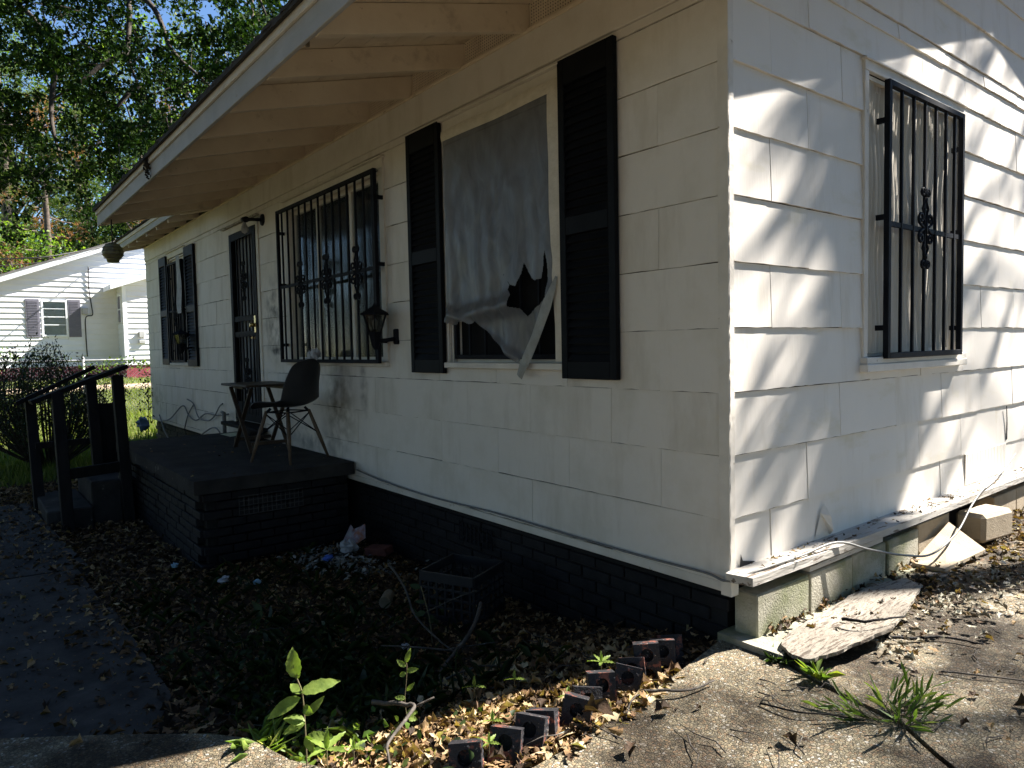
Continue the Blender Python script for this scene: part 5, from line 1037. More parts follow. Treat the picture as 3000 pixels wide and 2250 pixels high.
# bamboo-like grass clump on the drive
t = thing('grass_clump', 'green broad-bladed grass clump growing from the driveway crack', 'grass', (.73, -.17, 0)); q = random.Random(31); mb = MB(); lvP = []; lvD = []; lvL = []; lvN = []
for i in range(30):
    a = q.uniform(0, 6.283); sp = q.uniform(.3, 1.0); base = Vector((.73 + q.gauss(0, .03), -.17 + q.gauss(0, .03), .0)); d = Vector((math.cos(a) * sp, math.sin(a) * sp, q.uniform(.25, 1.0))); L = q.uniform(.06, .17)
    if i < 9: d = Vector(cr(q.uniform(.6, 1), q.uniform(-.1, .5), q.uniform(.1, .4))); L = q.uniform(.12, .22)
    if 9 <= i < 14: d = Vector(cr(-q.uniform(.6, 1), q.uniform(-.1, .4), q.uniform(.2, .6))); L = q.uniform(.12, .20)
    d.normalize(); pts = [base, base + d * L * .5, base + d * L + Vector((0, 0, -.25 * L * sp))]; mb.tube(pts, .0014, 4)
    for k in range(2, 6):
        s = k / 5; p = base + d * L * s + Vector((0, 0, -.25 * L * sp * s * s)); lvP.append(tuple(p)); dd = d + Vector((q.gauss(0, .38), q.gauss(0, .38), q.gauss(.05, .22))); lvD.append(tuple(dd)); lvL.append(q.uniform(.045, .095)); lvN.append((q.gauss(0, .4), q.gauss(0, .4), 1))
part('stem', mb, MATS['green_stem'], t)
o = link('blades', leafmesh('blades', np.array(lvP), np.array(lvD), np.array(lvN), np.array(lvL), np.array(lvL) * .13, LANCE, M('clump_leaves', [(0, (.06, .105, .03)), (.6, (.13, .20, .055)), (1, (.30, .34, .14))], 30, rough=.5, bump=0, island=True, trl=.35, spec=.2), RNG.uniform(-.2, .9, len(lvP))), t); o['kind'] = 'stuff'
t = thing('grass_tuft', 'small grass tuft in the driveway joint by the fallen board', 'grass', (.42, -.07, 0)); P = np.array([(.42 + q.gauss(0, .02), -.07 + q.gauss(0, .012), 0.0) for i in range(22)])
blades('blades', P, RNG.uniform(.05, .11, 22), RNG.uniform(.008, .013, 22), m_weed, None, .9, .7, kind=None, parent=t)
t = thing('grass_tuft', 'sunlit grass tuft at the left end of the lit leaf patch', 'grass', (-.52, -1.80, 0)); P = np.array([(-.52 + q.gauss(0, .03), -1.78 + q.gauss(0, .02), -.03) for i in range(40)])
blades('blades', P, RNG.uniform(.05, .12, 40), RNG.uniform(.007, .012, 40), m_weed, None, .9, .6, kind=None, parent=t)
t = thing('grass_tuft', 'grass tuft beside the broken edge of the block footing', 'grass', (.25, -.06, 0)); P = np.array([(.25 + q.gauss(0, .03), -.05 + q.gauss(0, .015), .0) for i in range(26)])
blades('blades', P, RNG.uniform(.03, .07, 26), RNG.uniform(.008, .013, 26), m_dweed, None, 1.0, .5, kind=None, parent=t)

# lawn
def lawn(n, x0, x1, y0, y1, hmin, hmax, label, wd=.012):
    x = RNG.uniform(x0, x1, n); y = RNG.uniform(y0, y1, n); h = RNG.uniform(hmin, hmax, n)
    return blades('lawn_grass', np.stack([x, y, gzv(x, y) - .03], 1), h, np.full(n, wd), m_grass, label, .45, 1, tpl=NEEDLE)
lawn(52000, -20.2, -8.6, -5.0, 3.2, .08, .24, 'long unmown grass lit by the sun beyond the house', .016)
lawn(9000, -27.8, -23.8, -6, 6, .05, .12, 'short lawn strip in front of the neighbouring house', .03)

# ---------------------------------------------------------------- shrub by the railing
def scatter_tree(clusters, per, L0, L1, wr, tpl, mat, name, parent, jitter=None, droop=0.0, kind='stuff'):
    P = []; 
    for (c, r) in clusters:
        k = int(per * (r ** 2) / .25 + 6); d = unit(RNG.normal(0, 1, (k, 3))) * (RNG.random((k, 1)) ** .45) * r; d[:, 2] *= .75; P.append(np.array(c) + d)
    P = np.concatenate(P); n = len(P); D = RNG.normal(0, 1, (n, 3)); D[:, 2] -= droop; N = RNG.normal(0, .6, (n, 3)) + [0, 0, 1]; L = RNG.uniform(L0, L1, n)
    o = link(name, leafmesh(name, P, D, N, L, L * wr, tpl, mat, RNG.uniform(0, 1.6, n)), parent)
    if kind: o['kind'] = kind
    return o
def ray(px, py, t):
    """world point seen at fraction px,py of the picture at depth t (used once to lay out distant foliage)"""
    f = 24.92 / 36; d = Vector(((px - .5) / f, -(py - .5) * .75 / f, -1)); return CAM + (cam.matrix_world.to_3x3() @ d) * t
bush = thing('shrub', 'dark leafy shrub behind the stair railings with upright twigs against the pale house', 'shrub', (-8.6, -3.0, -.27))
q = random.Random(14); mb = MB(); P = []; D = []
bc = ray(.046, .52, 9.8); gb = Vector((bc.x, bc.y, -.27))
for i in range(150):
    a = q.uniform(0, 6.283); sp = q.uniform(0, 1) ** .7; top = gb + Vector((math.cos(a) * 1.02 * sp, math.sin(a) * 1.02 * sp, 0)) + Vector((0, 0, (1.78 - .75 * sp ** 2) * q.uniform(.55, 1.0)))
    b0 = gb + Vector((math.cos(a) * .15, math.sin(a) * .15, 0)); mid = b0.lerp(top, .55) + Vector((math.cos(a), math.sin(a), 0)) * .18
    pts = smoothpts([b0, mid, top], 5); mb.tube(pts, [.010 * (1 - .85 * j / len(pts)) + .001 for j in range(len(pts))], 4)
    for j in range(4, len(pts)):
        for k in range(11):
            P.append(tuple(pts[j] + Vector((q.gauss(0, .045), q.gauss(0, .045), q.gauss(0, .05))))); d = (pts[j] - pts[j - 1]).normalized(); D.append(tuple(d * .6 + Vector((q.gauss(0, .6), q.gauss(0, .6), q.gauss(0, .5)))))
part('twig', mb, m_bark, bush); n = len(P)
o = link('foliage', leafmesh('foliage', np.array(P), np.array(D), RNG.normal(0, .7, (n, 3)) + [0, 0, .6], RNG.uniform(.035, .065, n), RNG.uniform(.014, .024, n), LEAFF, m_bush, RNG.uniform(0, 1, n)), bush); o['kind'] = 'stuff'
o = thing('vine', 'small dark vine climbing the far bottom corner of the house', 'vine', (-10.7, -.15, 0))
Pv = np.stack([RNG.normal(-10.70, .10, 130), RNG.normal(-.12, .08, 130), RNG.uniform(.1, .95, 130)], 1); f = link('foliage', leafmesh('foliage', Pv, RNG.normal(0, 1, (130, 3)), RNG.normal(0, 1, (130, 3)), RNG.uniform(.04, .07, 130), RNG.uniform(.02, .035, 130), LEAFF, m_bush), o); f['kind'] = 'stuff'
mb = MB(); mb.tube([(-10.72, -.1, -.2), (-10.68, -.08, .4), (-10.74, -.06, .85)], .006, 5); part('stem', mb, m_bark, o)

# ---------------------------------------------------------------- chain-link fence
fence = thing('chain_link_fence', 'galvanised chain-link fence across the grass before the sandy road', 'fence', (-15, 0, 0)); FX = -15.0; FZ = gz(FX, 0) - .03
for y in (-6, -3.2, -.4, 2.4, 5.2): mb = MB(); mb.tube([(FX, y, FZ - .1), (FX, y, FZ + 1.26)], .028, 8); mb.tube([(FX, y, FZ + 1.26), (FX, y, FZ + 1.30)], [.032, .01], 8); part('post', mb, m_steel, fence)
mb = MB(); mb.tube([(FX, -6, FZ + 1.22), (FX, 5.2, FZ + 1.22)], .021, 8); part('top_rail', mb, m_steel, fence)
mb = MB(); s_ = .075; y = -6.0
while y < 5.2 + 1.2:
    for sg in (1, -1):
        a0, z0_ = y, FZ + .02; 
        a1 = y + sg * 1.19
        lo, hi = (-6, 5.2); 
        if min(a0, a1) < lo or max(a0, a1) > hi: continue
        p, r_ = Vector((FX, a0, z0_)), Vector((FX, a1, FZ + 1.21)); d = Vector((.0, 0, 0)); o_ = .0022
        dd = (r_ - p).normalized(); nx = Vector((0, -dd.z, dd.y)) * o_; xx = Vector((sg * .003, 0, 0))
        mb.add([p + nx + xx, p - nx + xx, r_ - nx + xx, r_ + nx + xx], [(0, 1, 2, 3)])
    y += s_
o = part('wire_mesh', mb, m_steel, fence); o['kind'] = 'stuff'
t = thing('fence_vine', 'yellow-green vine trailing along the fence top rail', 'vine', (FX, 2, FZ)); n = 900; y = RNG.uniform(-.5, 5, n); z = FZ + 1.22 - np.abs(RNG.normal(0, .16, n)) + .06 * np.sin(y * 5)
f = link('foliage', leafmesh('foliage', np.stack([FX + RNG.normal(0, .05, n), y, z], 1), RNG.normal(0, 1, (n, 3)), RNG.normal(0, 1, (n, 3)), RNG.uniform(.04, .08, n), RNG.uniform(.03, .05, n), LEAFF, m_bright), t); f['kind'] = 'stuff'

# ---------------------------------------------------------------- neighbouring house
NX = -28.0; K = 1.155
def ny(y): return CAM.y + (y - CAM.y) * K
def nz(z): return CAM.z + (z - CAM.z) * K
nb = thing('neighbour_house', 'white gabled house with grey shutters and dark red brick base across the road', 'house', (NX, 2, .4))
RY, RZ = ny(6.2), nz(6.55)
def roofz(y): return nz(3.60) + (nz(4.86) - nz(3.60)) / (ny(1.9) - ny(-1.26)) * (y - ny(-1.26))
sl_ = (nz(4.86) - nz(3.60)) / (ny(1.9) - ny(-1.26)); RY = 8.0
NWY = -8.0
def ntop(y): return roofz(y) if y < RY else roofz(2 * RY - y)
z = .86; bmz = .19; WY0, WY1, WZ0, WZ1 = ny(-.30), ny(.38), nz(1.83), nz(2.94)
while z < ntop(RY):
    for (a, b) in (((NWY, RY),) if not (z < WZ1 and z + bmz > WZ0) else ((NWY, WY0), (WY1, RY))):
        pl = clip_top([(a, z), (b, z), (b, z + bmz), (a, z + bmz)], lambda y: ntop(y) - .02)
        if len(pl) < 3: continue
        mb = MB(); m_ = len(pl); V = [(NX + .045 - .039 * (q_[1] - z) / bmz, q_[0], q_[1]) for q_ in pl] + [(NX, q_[0], q_[1]) for q_ in pl]
        mb.add(V, [tuple(range(m_))] + [(i, m_ + i, m_ + (i + 1) % m_, (i + 1) % m_) for i in range(m_)]); part('siding_board', mb, m_nbsiding, nb)
    z += bmz
mb = MB(); mb.prism([(NWY, .3), (24, .3), (24, ntop(24)), (RY, ntop(RY)), (NWY, ntop(NWY))], 0, NX - 9, NX - .002); part('wall', mb, m_nbsiding, nb)
mb = MB(); mb.box(NX - .02, NX + .02, NWY, 24, .2, .855); part('brick_base', mb, m_nbbrick, nb)
mb = MB(); mb.prism([(NWY - .5, ntop(NWY - .5)), (RY, ntop(RY)), (24.5, ntop(24.5)), (24.5, ntop(24.5) - .2), (RY, ntop(RY) - .2), (NWY - .5, ntop(NWY - .5) - .2)], 0, NX + .26, NX + .30); part('rake_board', mb, m_nbtrim, nb)
mb = MB(); mb.prism([(NWY - .5, ntop(NWY - .5)), (RY, ntop(RY)), (24.5, ntop(24.5)), (24.5, ntop(24.5) + .05), (RY, ntop(RY) + .05), (NWY - .5, ntop(NWY - .5) + .05)], 0, NX - 9.3, NX + .32); part('roof', mb, m_nbroof, nb)
mb = MB(); frame_rect(mb, WY0, WY1, WZ0, WZ1, .06, NX - .01, NX + .05, 'S'); nw = part('window', mb, m_nbtrim, nb)
mb = MB(); mb.box(NX + .024, NX + .04, WY0 + .06, WY1 - .06, WZ0 + .40, WZ0 + .43); mb.box(NX + .024, NX + .04, WY0 + .06, WY1 - .06, WZ0 + .68, WZ0 + .71); mb.box(NX + .024, NX + .04, WY0 + .06, WY1 - .06, WZ0 + .97, WZ0 + .99); part('glazing_bar', mb, m_nbtrim, nw)
mb = MB(); n = 24
for i in range(n): mb.box(NX + .004, NX + .014, WY0 + .06, WY1 - .06, WZ0 + .05 + i * (WZ1 - WZ0 - .1) / n, WZ0 + .05 + (i + .82) * (WZ1 - WZ0 - .1) / n)
part('blind', mb, m_blind, nw)
mb = MB(); mb.box(NX + .018, NX + .022, WY0 + .05, WY1 - .05, WZ0 + .05, WZ1 - .05); part('pane', mb, m_glass, nw)
for (a, b) in ((ny(-.69), ny(-.34)), (ny(.40), ny(.73))):
    mb = MB(); mb.box(NX + .03, NX + .06, a, b, WZ0 - .02, WZ1 + .03, .005); s = part('shutter', mb, m_nbshut, nb)
    me = MB(); me.box(-.006, .006, -(b - a) / 2 + .05, (b - a) / 2 - .05, -.012, .012); me = mk(me, 'slat', m_nbshut)
    for i in range(22): link('slat', me, s, (NX + .064, (a + b) / 2, WZ0 + .07 + i * .055))
# wing
WX = NX + 1.25; wy = ny(1.76)
def wtop(y): return nz(3.36) + sl_ * .9 * (y - wy)
z = .86
while z < wtop(9):
    pl = clip_top([(wy, z), (9, z), (9, z + bmz), (wy, z + bmz)], lambda y: wtop(y))
    if len(pl) > 2:
        mb = MB(); m_ = len(pl); V = [(WX + .045 - .039 * (q_[1] - z) / bmz, q_[0], q_[1]) for q_ in pl] + [(WX, q_[0], q_[1]) for q_ in pl]
        mb.add(V, [tuple(range(m_))] + [(i, m_ + i, m_ + (i + 1) % m_, (i + 1) % m_) for i in range(m_)]); part('siding_board', mb, m_nbsiding, nb)
    if z + bmz < wtop(wy) + .1:
        mb = MB(); mb.add([(NX + .03, wy - .03, z), (WX, wy - .03, z), (WX, wy - .006, z + bmz), (NX + .03, wy - .006, z + bmz), (NX + .03, wy, z), (WX, wy, z)], [(0, 1, 2, 3), (0, 4, 5, 1)]); part('siding_board', mb, m_nbsiding, nb)
    z += bmz
mb = MB(); mb.prism([(wy, .3), (9, .3), (9, wtop(9)), (wy, wtop(wy))], 0, NX, WX - .003); part('wing_wall', mb, m_nbsiding, nb)
mb = MB(); mb.box(NX, WX + .01, wy - .01, 9, .2, .855); part('brick_base', mb, m_nbbrick, nb)
mb = MB(); mb.box(WX - .04, WX + .05, wy - .05, wy + .07, .86, wtop(wy)); part('corner_board', mb, m_nbtrim, nb)
mb = MB(); mb.prism([(wy - .45, wtop(wy - .45)), (9, wtop(9)), (9, wtop(9) + .17), (wy - .45, wtop(wy - .45) + .17)], 0, NX - .5, WX + .35); part('wing_roof', mb, m_nbtrim, nb)
mb = MB(); mb.box(NX + .45, NX + .95, wy - .06, wy - .02, nz(2.26), nz(3.06)); part('window', mb, m_nbshut, nb)
mb = MB(); mb.box(NX + .40, NX + .45, wy - .07, wy - .02, nz(2.2), nz(3.12)); mb.box(NX + .95, NX + 1.0, wy - .07, wy - .02, nz(2.2), nz(3.12)); mb.box(NX + .45, NX + .95, wy - .07, wy - .02, nz(3.06), nz(3.12)); mb.box(NX + .45, NX + .95, wy - .07, wy - .02, nz(2.63), nz(2.67)); part('window_frame', mb, m_nbtrim, nb)
mb = MB(); mb.box(WX + .02, WX + .14, ny(2.13), ny(2.29), nz(1.76), nz(1.95), .01); part('meter_box', mb, m_grey, nb)
mb = MB(); mb.box(WX + .02, WX + .14, ny(2.12), ny(2.30), nz(1.58), nz(1.68), .01); part('meter_box', mb, m_grey, nb)
mb = MB(); mb.box(NX + .03, NX + .16, ny(.77), ny(.92), nz(2.51), nz(2.71), .01); part('electric_meter', mb, m_grey, nb)
mb = MB(); mb.tube(smoothpts([(NX + .08, ny(1.0), nz(4.0)), (NX + .07, ny(.98), nz(3.4)), (NX + .07, ny(1.03), nz(2.8)), (NX + .12, ny(1.04), nz(2.5)), (NX + .08, ny(.86), nz(2.42)), (NX + .07, ny(.84), nz(1.9)), (NX + .06, ny(.85), nz(1.2))]), .018, 6); part('service_cable', mb, m_blackcable, nb)
# overhead lines
a, b = ray(-.03, .338, 26), ray(.115, .315, 26); mb = MB()
mb.tube(smoothpts([ray(-.05, .338, 20), ray(.03, .336, 21), ray(.07, .329, 22), ray(.11, .318, 23.5), ray(.135, .300, 27)]), .022, 6); solo('service_drop', mb, m_blackcable, 'thick black overhead cable sagging toward the white neighbouring gable', 'cable')
mb = MB(); mb.tube(smoothpts([ray(-.05, .350, 19), ray(.05, .340, 21), ray(.10, .322, 23), ray(.15, .298, 26)]), .010, 5); solo('thin_line', mb, m_blackcable, 'thin overhead line just below the thick black cable', 'cable')

# ---------------------------------------------------------------- trees
def limb(mb, pts, r0, r1, n=8):
    P = smoothpts(pts, 5); k = len(P); mb.tube(P, [r0 + (r1 - r0) * i / (k - 1) for i in range(k)], n)
    return P
def in_view(p, m=.08):
    d = cam.matrix_world.to_3x3().transposed() @ (Vector(p) - CAM)
    if d.z >= 0: return None
    f = 24.92 / 36; return (.5 + d.x / -d.z * f, .5 - d.y / -d.z * f / .75)
# the big oak whose boughs hang into the upper left
oak = thing('oak_tree', 'large oak with dark boughs hanging across the upper left sky', 'tree', tuple(ray(-.20, .60, 16)))
mb = MB(); tb = ray(-.20, .62, 16.5); tb.z = 0.1
LM = []
trunk = [tb, tb + Vector((0, .2, 3)), ray(-.16, .02, 16.5), ray(-.13, -.35, 16.5)]
limb(mb, trunk, .38, .22, 12)
bough = [[ray(-.16, .02, 16.5), ray(-.04, -.03, 16), ray(.03, .02, 15.5), ray(.055, .08, 15.2)],
         [ray(-.15, -.15, 16.5), ray(.05, -.10, 16), ray(.12, -.02, 15.5), ray(.125, .07, 15), ray(.135, .11, 14.8)],
         [ray(.12, -.02, 15.5), ray(.15, .01, 15), ray(.168, .065, 14.6), ray(.195, .10, 14.4), ray(.215, .125, 14.2)],
         [ray(.135, .11, 14.8), ray(.12, .13, 14.6), ray(.10, .16, 14.4)], [ray(.125, .07, 15), ray(.10, .085, 14.8), ray(.075, .11, 14.6), ray(.05, .13, 14.5)],
         [ray(-.17, .12, 16.5), ray(-.05, .16, 16), ray(.02, .22, 15.5), ray(.05, .25, 15)], [ray(-.13, -.3, 16.5), ray(.1, -.2, 15.5), ray(.22, -.08, 14.5), ray(.26, .02, 14)],
         [ray(.055, .08, 15.2), ray(.05, .15, 15), ray(.06, .21, 14.8)]]
for i, b in enumerate(bough): limb(mb, b, .11 if i < 2 else .07, .018, 7)
part('trunk', mb, m_bark, oak)
cl = []; q = random.Random(8)
def dens_map(x, y):   # where the dark boughs cover the picture (from the photograph), as a tree crown at its own distance
    if x < .02: return .75 if y < .22 else .25
    low = .27 if x < .045 else (.245 if x < .07 else (.285 if .07 <= x < .085 else (.235 if x < .115 else (.255 if x < .14 else (.22 if x < .17 else .17)))))
    if y > low: return 0
    if x > .29: return 0
    if .04 < x < .065 and .11 < y < .17: return .25
    return .85
for i in range(330):
    x, y = q.uniform(-.12, .31), q.uniform(-.16, .31)
    if q.random() > dens_map(x, max(y, 0)) + .05: continue
    dd = q.uniform(12.8, 18.5); bc_ = ray(x, y, dd); R0 = q.uniform(.30, .65)
    for k in range(q.randint(4, 8)):
        c = bc_ + Vector((q.gauss(0, R0), q.gauss(0, R0), q.gauss(0, R0 * .55))); v_ = in_view(c)
        if v_ and dens_map(v_[0], max(v_[1], 0)) > .1: cl.append((tuple(c), q.uniform(.14, .36)))
for i in range(120): cl.append((tuple(ray(q.uniform(-.5, -.1), q.uniform(-.5, .25), q.uniform(14, 20))), q.uniform(.4, .8)))
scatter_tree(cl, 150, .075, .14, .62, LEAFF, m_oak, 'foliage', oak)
mb = MB()
for (c, r) in cl[::4]:
    c = Vector(c); mb.tube([c + Vector((q.gauss(0, .3), q.gauss(0, .3), q.uniform(0, .4))), c, c + Vector((q.gauss(0, .25), q.gauss(0, .25), q.gauss(-.1, .2)))], [.014, .010, .004], 4)
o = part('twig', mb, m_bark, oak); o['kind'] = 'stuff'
# pines: trunk, boughs, tufts of needles
def pine(label, base, h, r, crown0, ntuft, mat=m_pine, seed=1, lean=(0, 0), trunk_r=.2, dead=0, nl=.17):
    q = random.Random(seed); t = thing('pine_tree', label, 'tree', tuple(base), 'pines behind the neighbouring house'); mb = MB(); B = Vector(base); top = B + Vector((lean[0], lean[1], h))
    limb(mb, [B, B.lerp(top, .5) + Vector((q.uniform(-.3, .3), q.uniform(-.3, .3), 0)), top], trunk_r, trunk_r * .3, 8); tufts = []; dt = []
    nb_ = 26
    for i in range(nb_):
        f = crown0 + (1 - crown0) * (i + q.random()) / nb_; p = B.lerp(top, f); a = q.uniform(0, 6.283); L = r * (1.15 - .75 * (f - crown0) / (1 - crown0)) * q.uniform(.6, 1.1)
        e = p + Vector((math.cos(a) * L, math.sin(a) * L, q.uniform(-.1, .35) * L)); m_ = p.lerp(e, .5) + Vector((0, 0, -.08 * L)); P = limb(mb, [p, m_, e], .05, .012, 5)
        k = int(ntuft / nb_)
        isd = q.random() < dead
        for j in range(k):
            s = P[int(len(P) * (.35 + .64 * q.random()))]; (dt if isd else tufts).append(tuple(s + Vector((q.gauss(0, .34), q.gauss(0, .34), q.gauss(0.05, .22)))))
    part('trunk', mb, M('pine_bark', [(.3, (.05, .038, .03)), (.7, (.12, .095, .075))], 6, rough=.9, bump=.8, bscale=10, bdist=.02), t)
    for T, mt in ((tufts, mat), (dt, m_deadpine)):
        if not T: continue
        nn = 13; C0 = np.repeat(np.array(T), nn, 0); n = len(C0); D = RNG.normal(0, 1, (n, 3)); D[:, 2] += .25
        o = link('needles', leafmesh('needles', C0, D, RNG.normal(0, 1, (n, 3)), RNG.uniform(nl * .7, nl * 1.2, n), np.full(n, .016), NEEDLE, mt), t); o['kind'] = 'stuff'
    return t
def gp(x, t): p = ray(x, .46, t); p.z = .4; return p
pine('tall pine with a pale trunk at the left picture edge', gp(.008, 36), 20, 4.2, .35, 2600, seed=2, trunk_r=.30)
pine('full pine with bright yellow-green needles left of centre behind the gable', gp(.085, 40), 17, 5.0, .30, 3400, seed=3)
pine('pine showing bright needles just left of the fascia end', gp(.150, 38), 15, 4.6, .32, 3000, seed=4, dead=.1)
pine('pine with a patch of dead brown needles low behind the gable', gp(.048, 33), 12.5, 3.6, .34, 1800, seed=6, dead=.45)
pine('thin high pine whose tips reach the sky beside the roof edge', gp(.262, 46), 32, 4.4, .45, 2400, seed=7)
pine('small distant pine low between the gable and the fascia end', gp(.118, 50), 14, 4.5, .2, 2400, seed=9, dead=.15)
# broadleaf mass behind the neighbour
def broadleaf(name, label, base, h, r, seed, mat=m_bright, n_cl=60, per=20, L=(.14, .22), trunk_r=.22, zc=None, group=None, lowest=.25):
    q = random.Random(seed); t = thing(name, label, 'tree', tuple(base), group); B = Vector(base); mb = MB(); top = B + Vector((0, 0, h * .8)); limb(mb, [B, B.lerp(top, .5) + Vector((.2, .1, 0)), top], trunk_r, trunk_r * .3, 8)
    cl = []
    for i in range(n_cl):
        a = q.uniform(0, 6.283); f = q.uniform(lowest, 1); rr = r * math.sqrt(max(0.05, 1 - ((f - .6) / .48) ** 2)) * q.uniform(.3, 1); c = B + Vector((math.cos(a) * rr, math.sin(a) * rr, f * h)); cl.append((tuple(c), q.uniform(.5, 1.1)))
        if i % 3 == 0: limb(mb, [B + Vector((0, 0, h * min(f, .75) * .7)), B.lerp(c, .6) + Vector((0, 0, h * .2)), c], .07, .015, 5)
    part('trunk', mb, m_bark, t); o = scatter_tree(cl, per, L[0], L[1], .6, LEAFF, mat, 'foliage', t); return t
broadleaf('broadleaf_tree', 'yellow-green broadleaf tree low at the left edge behind the gable', gp(.015, 31), 6.4, 2.8, 3, m_bright, 80, 16, L=(.12, .2))
broadleaf('broadleaf_tree', 'dark green broadleaf tree behind the middle of the neighbouring roof', gp(.10, 37), 8.0, 4.2, 5, m_oak, 90, 14, L=(.16, .25))
broadleaf('broadleaf_tree', 'broad leafy tree behind the right end of the neighbouring roof', gp(.165, 36), 9.0, 4.0, 6, m_oak, 90, 14, L=(.16, .25))
broadleaf('broadleaf_tree', 'dim distant tree closing the gap at the far left', gp(-.05, 44), 12.0, 5.5, 7, m_oak, 90, 14, L=(.2, .3))
broadleaf('broadleaf_tree', 'tall distant tree seen through the oak boughs', gp(.05, 52), 15.0, 6.0, 9, m_oak, 110, 14, L=(.22, .32))
for i, (fx, dd, hh, rr, lb) in enumerate([(.02, 42, 19, 5.5, 'sunlit yellow-green tree high behind the left boughs'), (.09, 46, 21, 6, 'sunlit green tree filling the gaps in the middle boughs'), (.16, 43, 20, 5.5, 'sunlit green tree filling the gaps left of the roof edge'), (.23, 48, 23, 6, 'sunlit tree rising behind the roof edge')]):
    broadleaf('broadleaf_tree', lb, gp(fx, dd), hh, rr, 60 + i, m_bright if i % 2 == 0 else m_pine, 150, 13, L=(.20, .32), lowest=.2)
t = thing('hedge', 'yellowing hedge bush in front of the neighbouring wall at the left edge', 'shrub', (-26, -3, .35)); scatter_tree([((-26 + q.gauss(0, .4), ny(-1.9) + q.gauss(0, .9), .5 + q.uniform(0, 1.0)), .45) for i in range(20)], 22, .07, .11, .55, LEAFF, m_bright, 'foliage', t)

# trees that stand out of frame but shade the wall and drive and show in the window glass
def shade_tree(label, base, targets, seed, extra=(), r=.5, per=26):
    q = random.Random(seed); t = thing('shade_tree', label, 'tree', tuple(base), 'yard trees around the house'); B = Vector(base); mb = MB(); cl = []
    for (p, tt_, rr, k) in targets:
        for i in range(k): c = Vector(p) + SD * (tt_ + q.uniform(-1.2, 1.2)) + Vector((q.gauss(0, rr), q.gauss(0, rr), q.gauss(0, rr))); cl.append((tuple(c), r * q.uniform(.5, 1.4)))
    cl += list(extra); cm = Vector((0, 0, 0))
    for c, _ in cl: cm += Vector(c)
    cm /= len(cl); limb(mb, [B, B.lerp(Vector((cm.x, cm.y, cm.z * .5)), .6), cm], .28, .14, 10)
    for c, _ in cl[::2]: limb(mb, [cm + Vector((0, 0, -1.5)), cm.lerp(Vector(c), .5), Vector(c)], .06, .012, 5)
    part('trunk', mb, m_bark, t); scatter_tree(cl, per, .08, .13, .5, LEAFF, m_oak, 'foliage', t); return t

q = random.Random(5)
tg = []; qs = random.Random(44)
def streaky(y, z):   # share of the wall that the photograph shows in leaf shade, metre by metre
    if y < .0 or z < .25: return 0
    edge = .25 + .30 * (z - .3)           # left edge of the fan
    if z > 1.5: return .62 if .55 < y < 1.15 and z < 2.45 else (.12 if y < .55 else (.22 if z > 2.6 else .05))
    if y > 1.55: return .04
    return (.55 if y < .95 else .42) if .25 < y < 1.40 and z < .95 else (.58 if .50 < y < 1.15 else .22)
for i in range(620):
    y, z = qs.uniform(.0, 3.6), qs.uniform(.25, 3.0)
    if qs.random() < streaky(y, z) * .62: tg.append(((0, y, z), 11.5, .03, 1))
shade_tree('tall yard tree casting soft streaks of shade on the sunny side wall', (6.5, 10.5, 0), tg, 3, r=.075, per=500)
tg = [((.35, -.35, 0), 20, .2, 3), ((.55, -.9, 0), 17, .3, 6), ((.95, -.6, 0), 16, .25, 5), ((1.1, .15, 0), 17, .3, 6), ((.9, .7, 0), 16, .25, 5), ((1.4, -.2, 0), 17, .3, 6), ((1.3, 1.4, 0), 17, .35, 6), ((2.4, .5, 0), 17, .7, 14), ((1.7, -1.5, 0), 16, .5, 9), ((3.2, 3, 0), 17, 1.2, 22), ((1.6, 3.4, 0), 16, .5, 8), ((2.4, -1.9, 0), 20, .4, 4)]
shade_tree('tall yard tree dappling the aggregate driveway with shade', (9.5, 10.5, 0), tg, 4, r=.42, per=20)
for i, (x, y, h, r) in enumerate([(-14, -17, 11, 5), (-6, -21, 14, 6), (2, -19, 13, 6), (10, -16, 12, 6), (17, -6, 13, 6), (19, 5, 14, 6), (-3, -33, 18, 8), (-20, -26, 16, 7), (14, -28, 17, 8)]):
    broadleaf('yard_tree', ['leafy tree across the front yard, left of the path', 'tall leafy tree straight across the front yard', 'leafy tree behind the photographer', 'leafy tree right of the driveway mouth', 'leafy tree beyond the driveway', 'tree at the back of the neighbouring yard', 'taller tree in the second row across the yard', 'second-row tree toward the left neighbour', 'second-row tree toward the right'][i], (x, y, 0), h, r, 40 + i, m_yard, 70, 14, L=(.28, .42), group='yard trees around the house', lowest=.12)

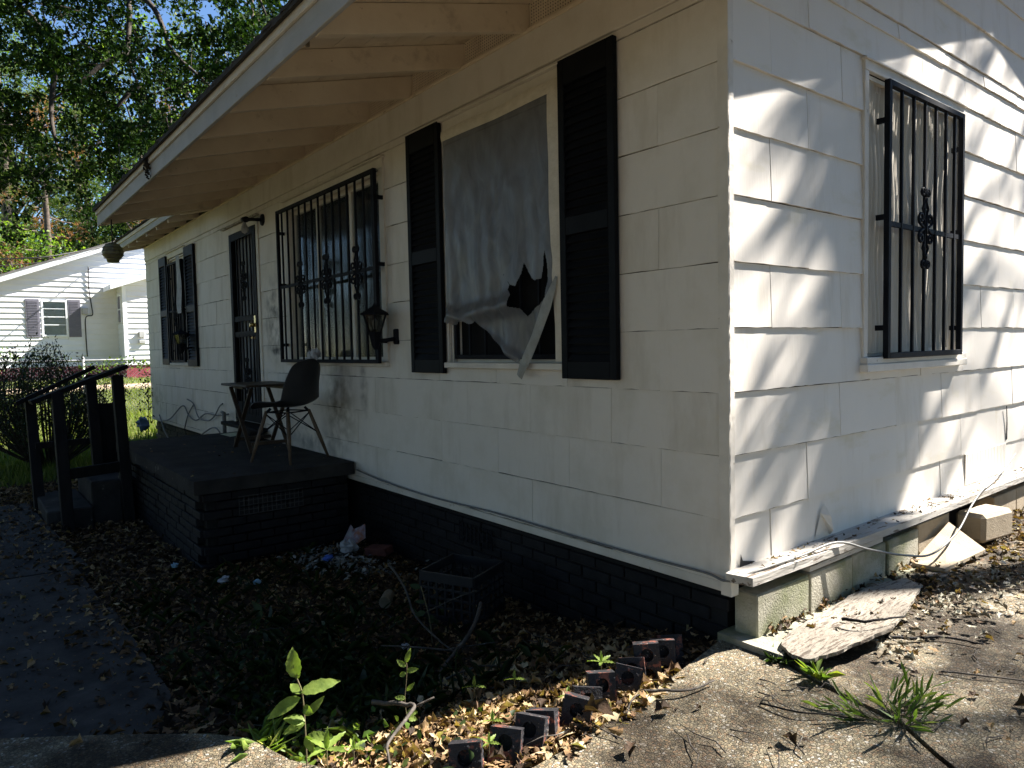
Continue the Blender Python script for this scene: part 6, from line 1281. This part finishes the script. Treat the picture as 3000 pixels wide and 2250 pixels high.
def sky_blocker_canopy(label, base, box, n, r, seed):  # crowns added out of view to cut sky light on the shaded walls
    q = random.Random(seed); t = thing('yard_tree', label, 'tree', tuple(base), 'yard trees around the house'); B = Vector(base); mb = MB(); cl = []
    for i in range(n): cl.append(((q.uniform(box[0], box[1]), q.uniform(box[2], box[3]), q.uniform(box[4], box[5])), r * q.uniform(.7, 1.3)))
    cm = Vector(((box[0] + box[1]) / 2, (box[2] + box[3]) / 2, box[4] + .5)); limb(mb, [B, B.lerp(cm, .6), cm], .35, .18, 10)
    for c, _ in cl[::3]: limb(mb, [cm + Vector((0, 0, -1)), cm.lerp(Vector(c), .5), Vector(c)], .09, .015, 5)
    part('trunk', mb, m_bark, t); scatter_tree(cl, 11, .28, .42, .6, LEAFF, m_yard, 'foliage', t)
sky_blocker_canopy('spreading tree whose crown roofs over the left of the front yard', (-8, -9, -.2), (-15, -4.5, -14, -3.6, 5.5, 9.5), 90, 1.1, 1)
sky_blocker_canopy('spreading tree whose crown roofs over the middle of the front yard', (0, -11, 0), (-5, 4, -15, -4.5, 5.5, 9.5), 90, 1.1, 2)
sky_blocker_canopy('spreading tree whose crown hangs along the far side of the driveway', (11, 5, 0), (5, 13, -2, 14, 4.0, 9.5), 130, 1.2, 4)
sky_blocker_canopy('spreading tree whose crown roofs over the driveway mouth', (9, -8, 0), (3.5, 12, -13, -2.5, 5.5, 9.5), 80, 1.1, 3)
for i, (x, y) in enumerate([(-17, -8), (-10, -12), (-3, -13), (5, -12), (11, -9), (14, -1), (15, 6), (-1, -18)]):  # unseen ring of shrubs, added to block low sky light
    broadleaf('yard_shrub', ['tall screening shrub at the left end of the front yard', 'tall screening shrub behind the left spreading tree', 'tall screening shrub facing the wide front window', 'tall screening shrub behind the photographer', 'tall screening shrub at the driveway mouth', 'tall screening shrub across the driveway', 'tall screening shrub across the driveway, farther back', 'tall screening shrub on the far side of the front yard'][i], (x, y, -.1), 6.5, 3.0, 80 + i, m_yard, 60, 10, L=(.25, .38), group='yard trees around the house', lowest=.08)
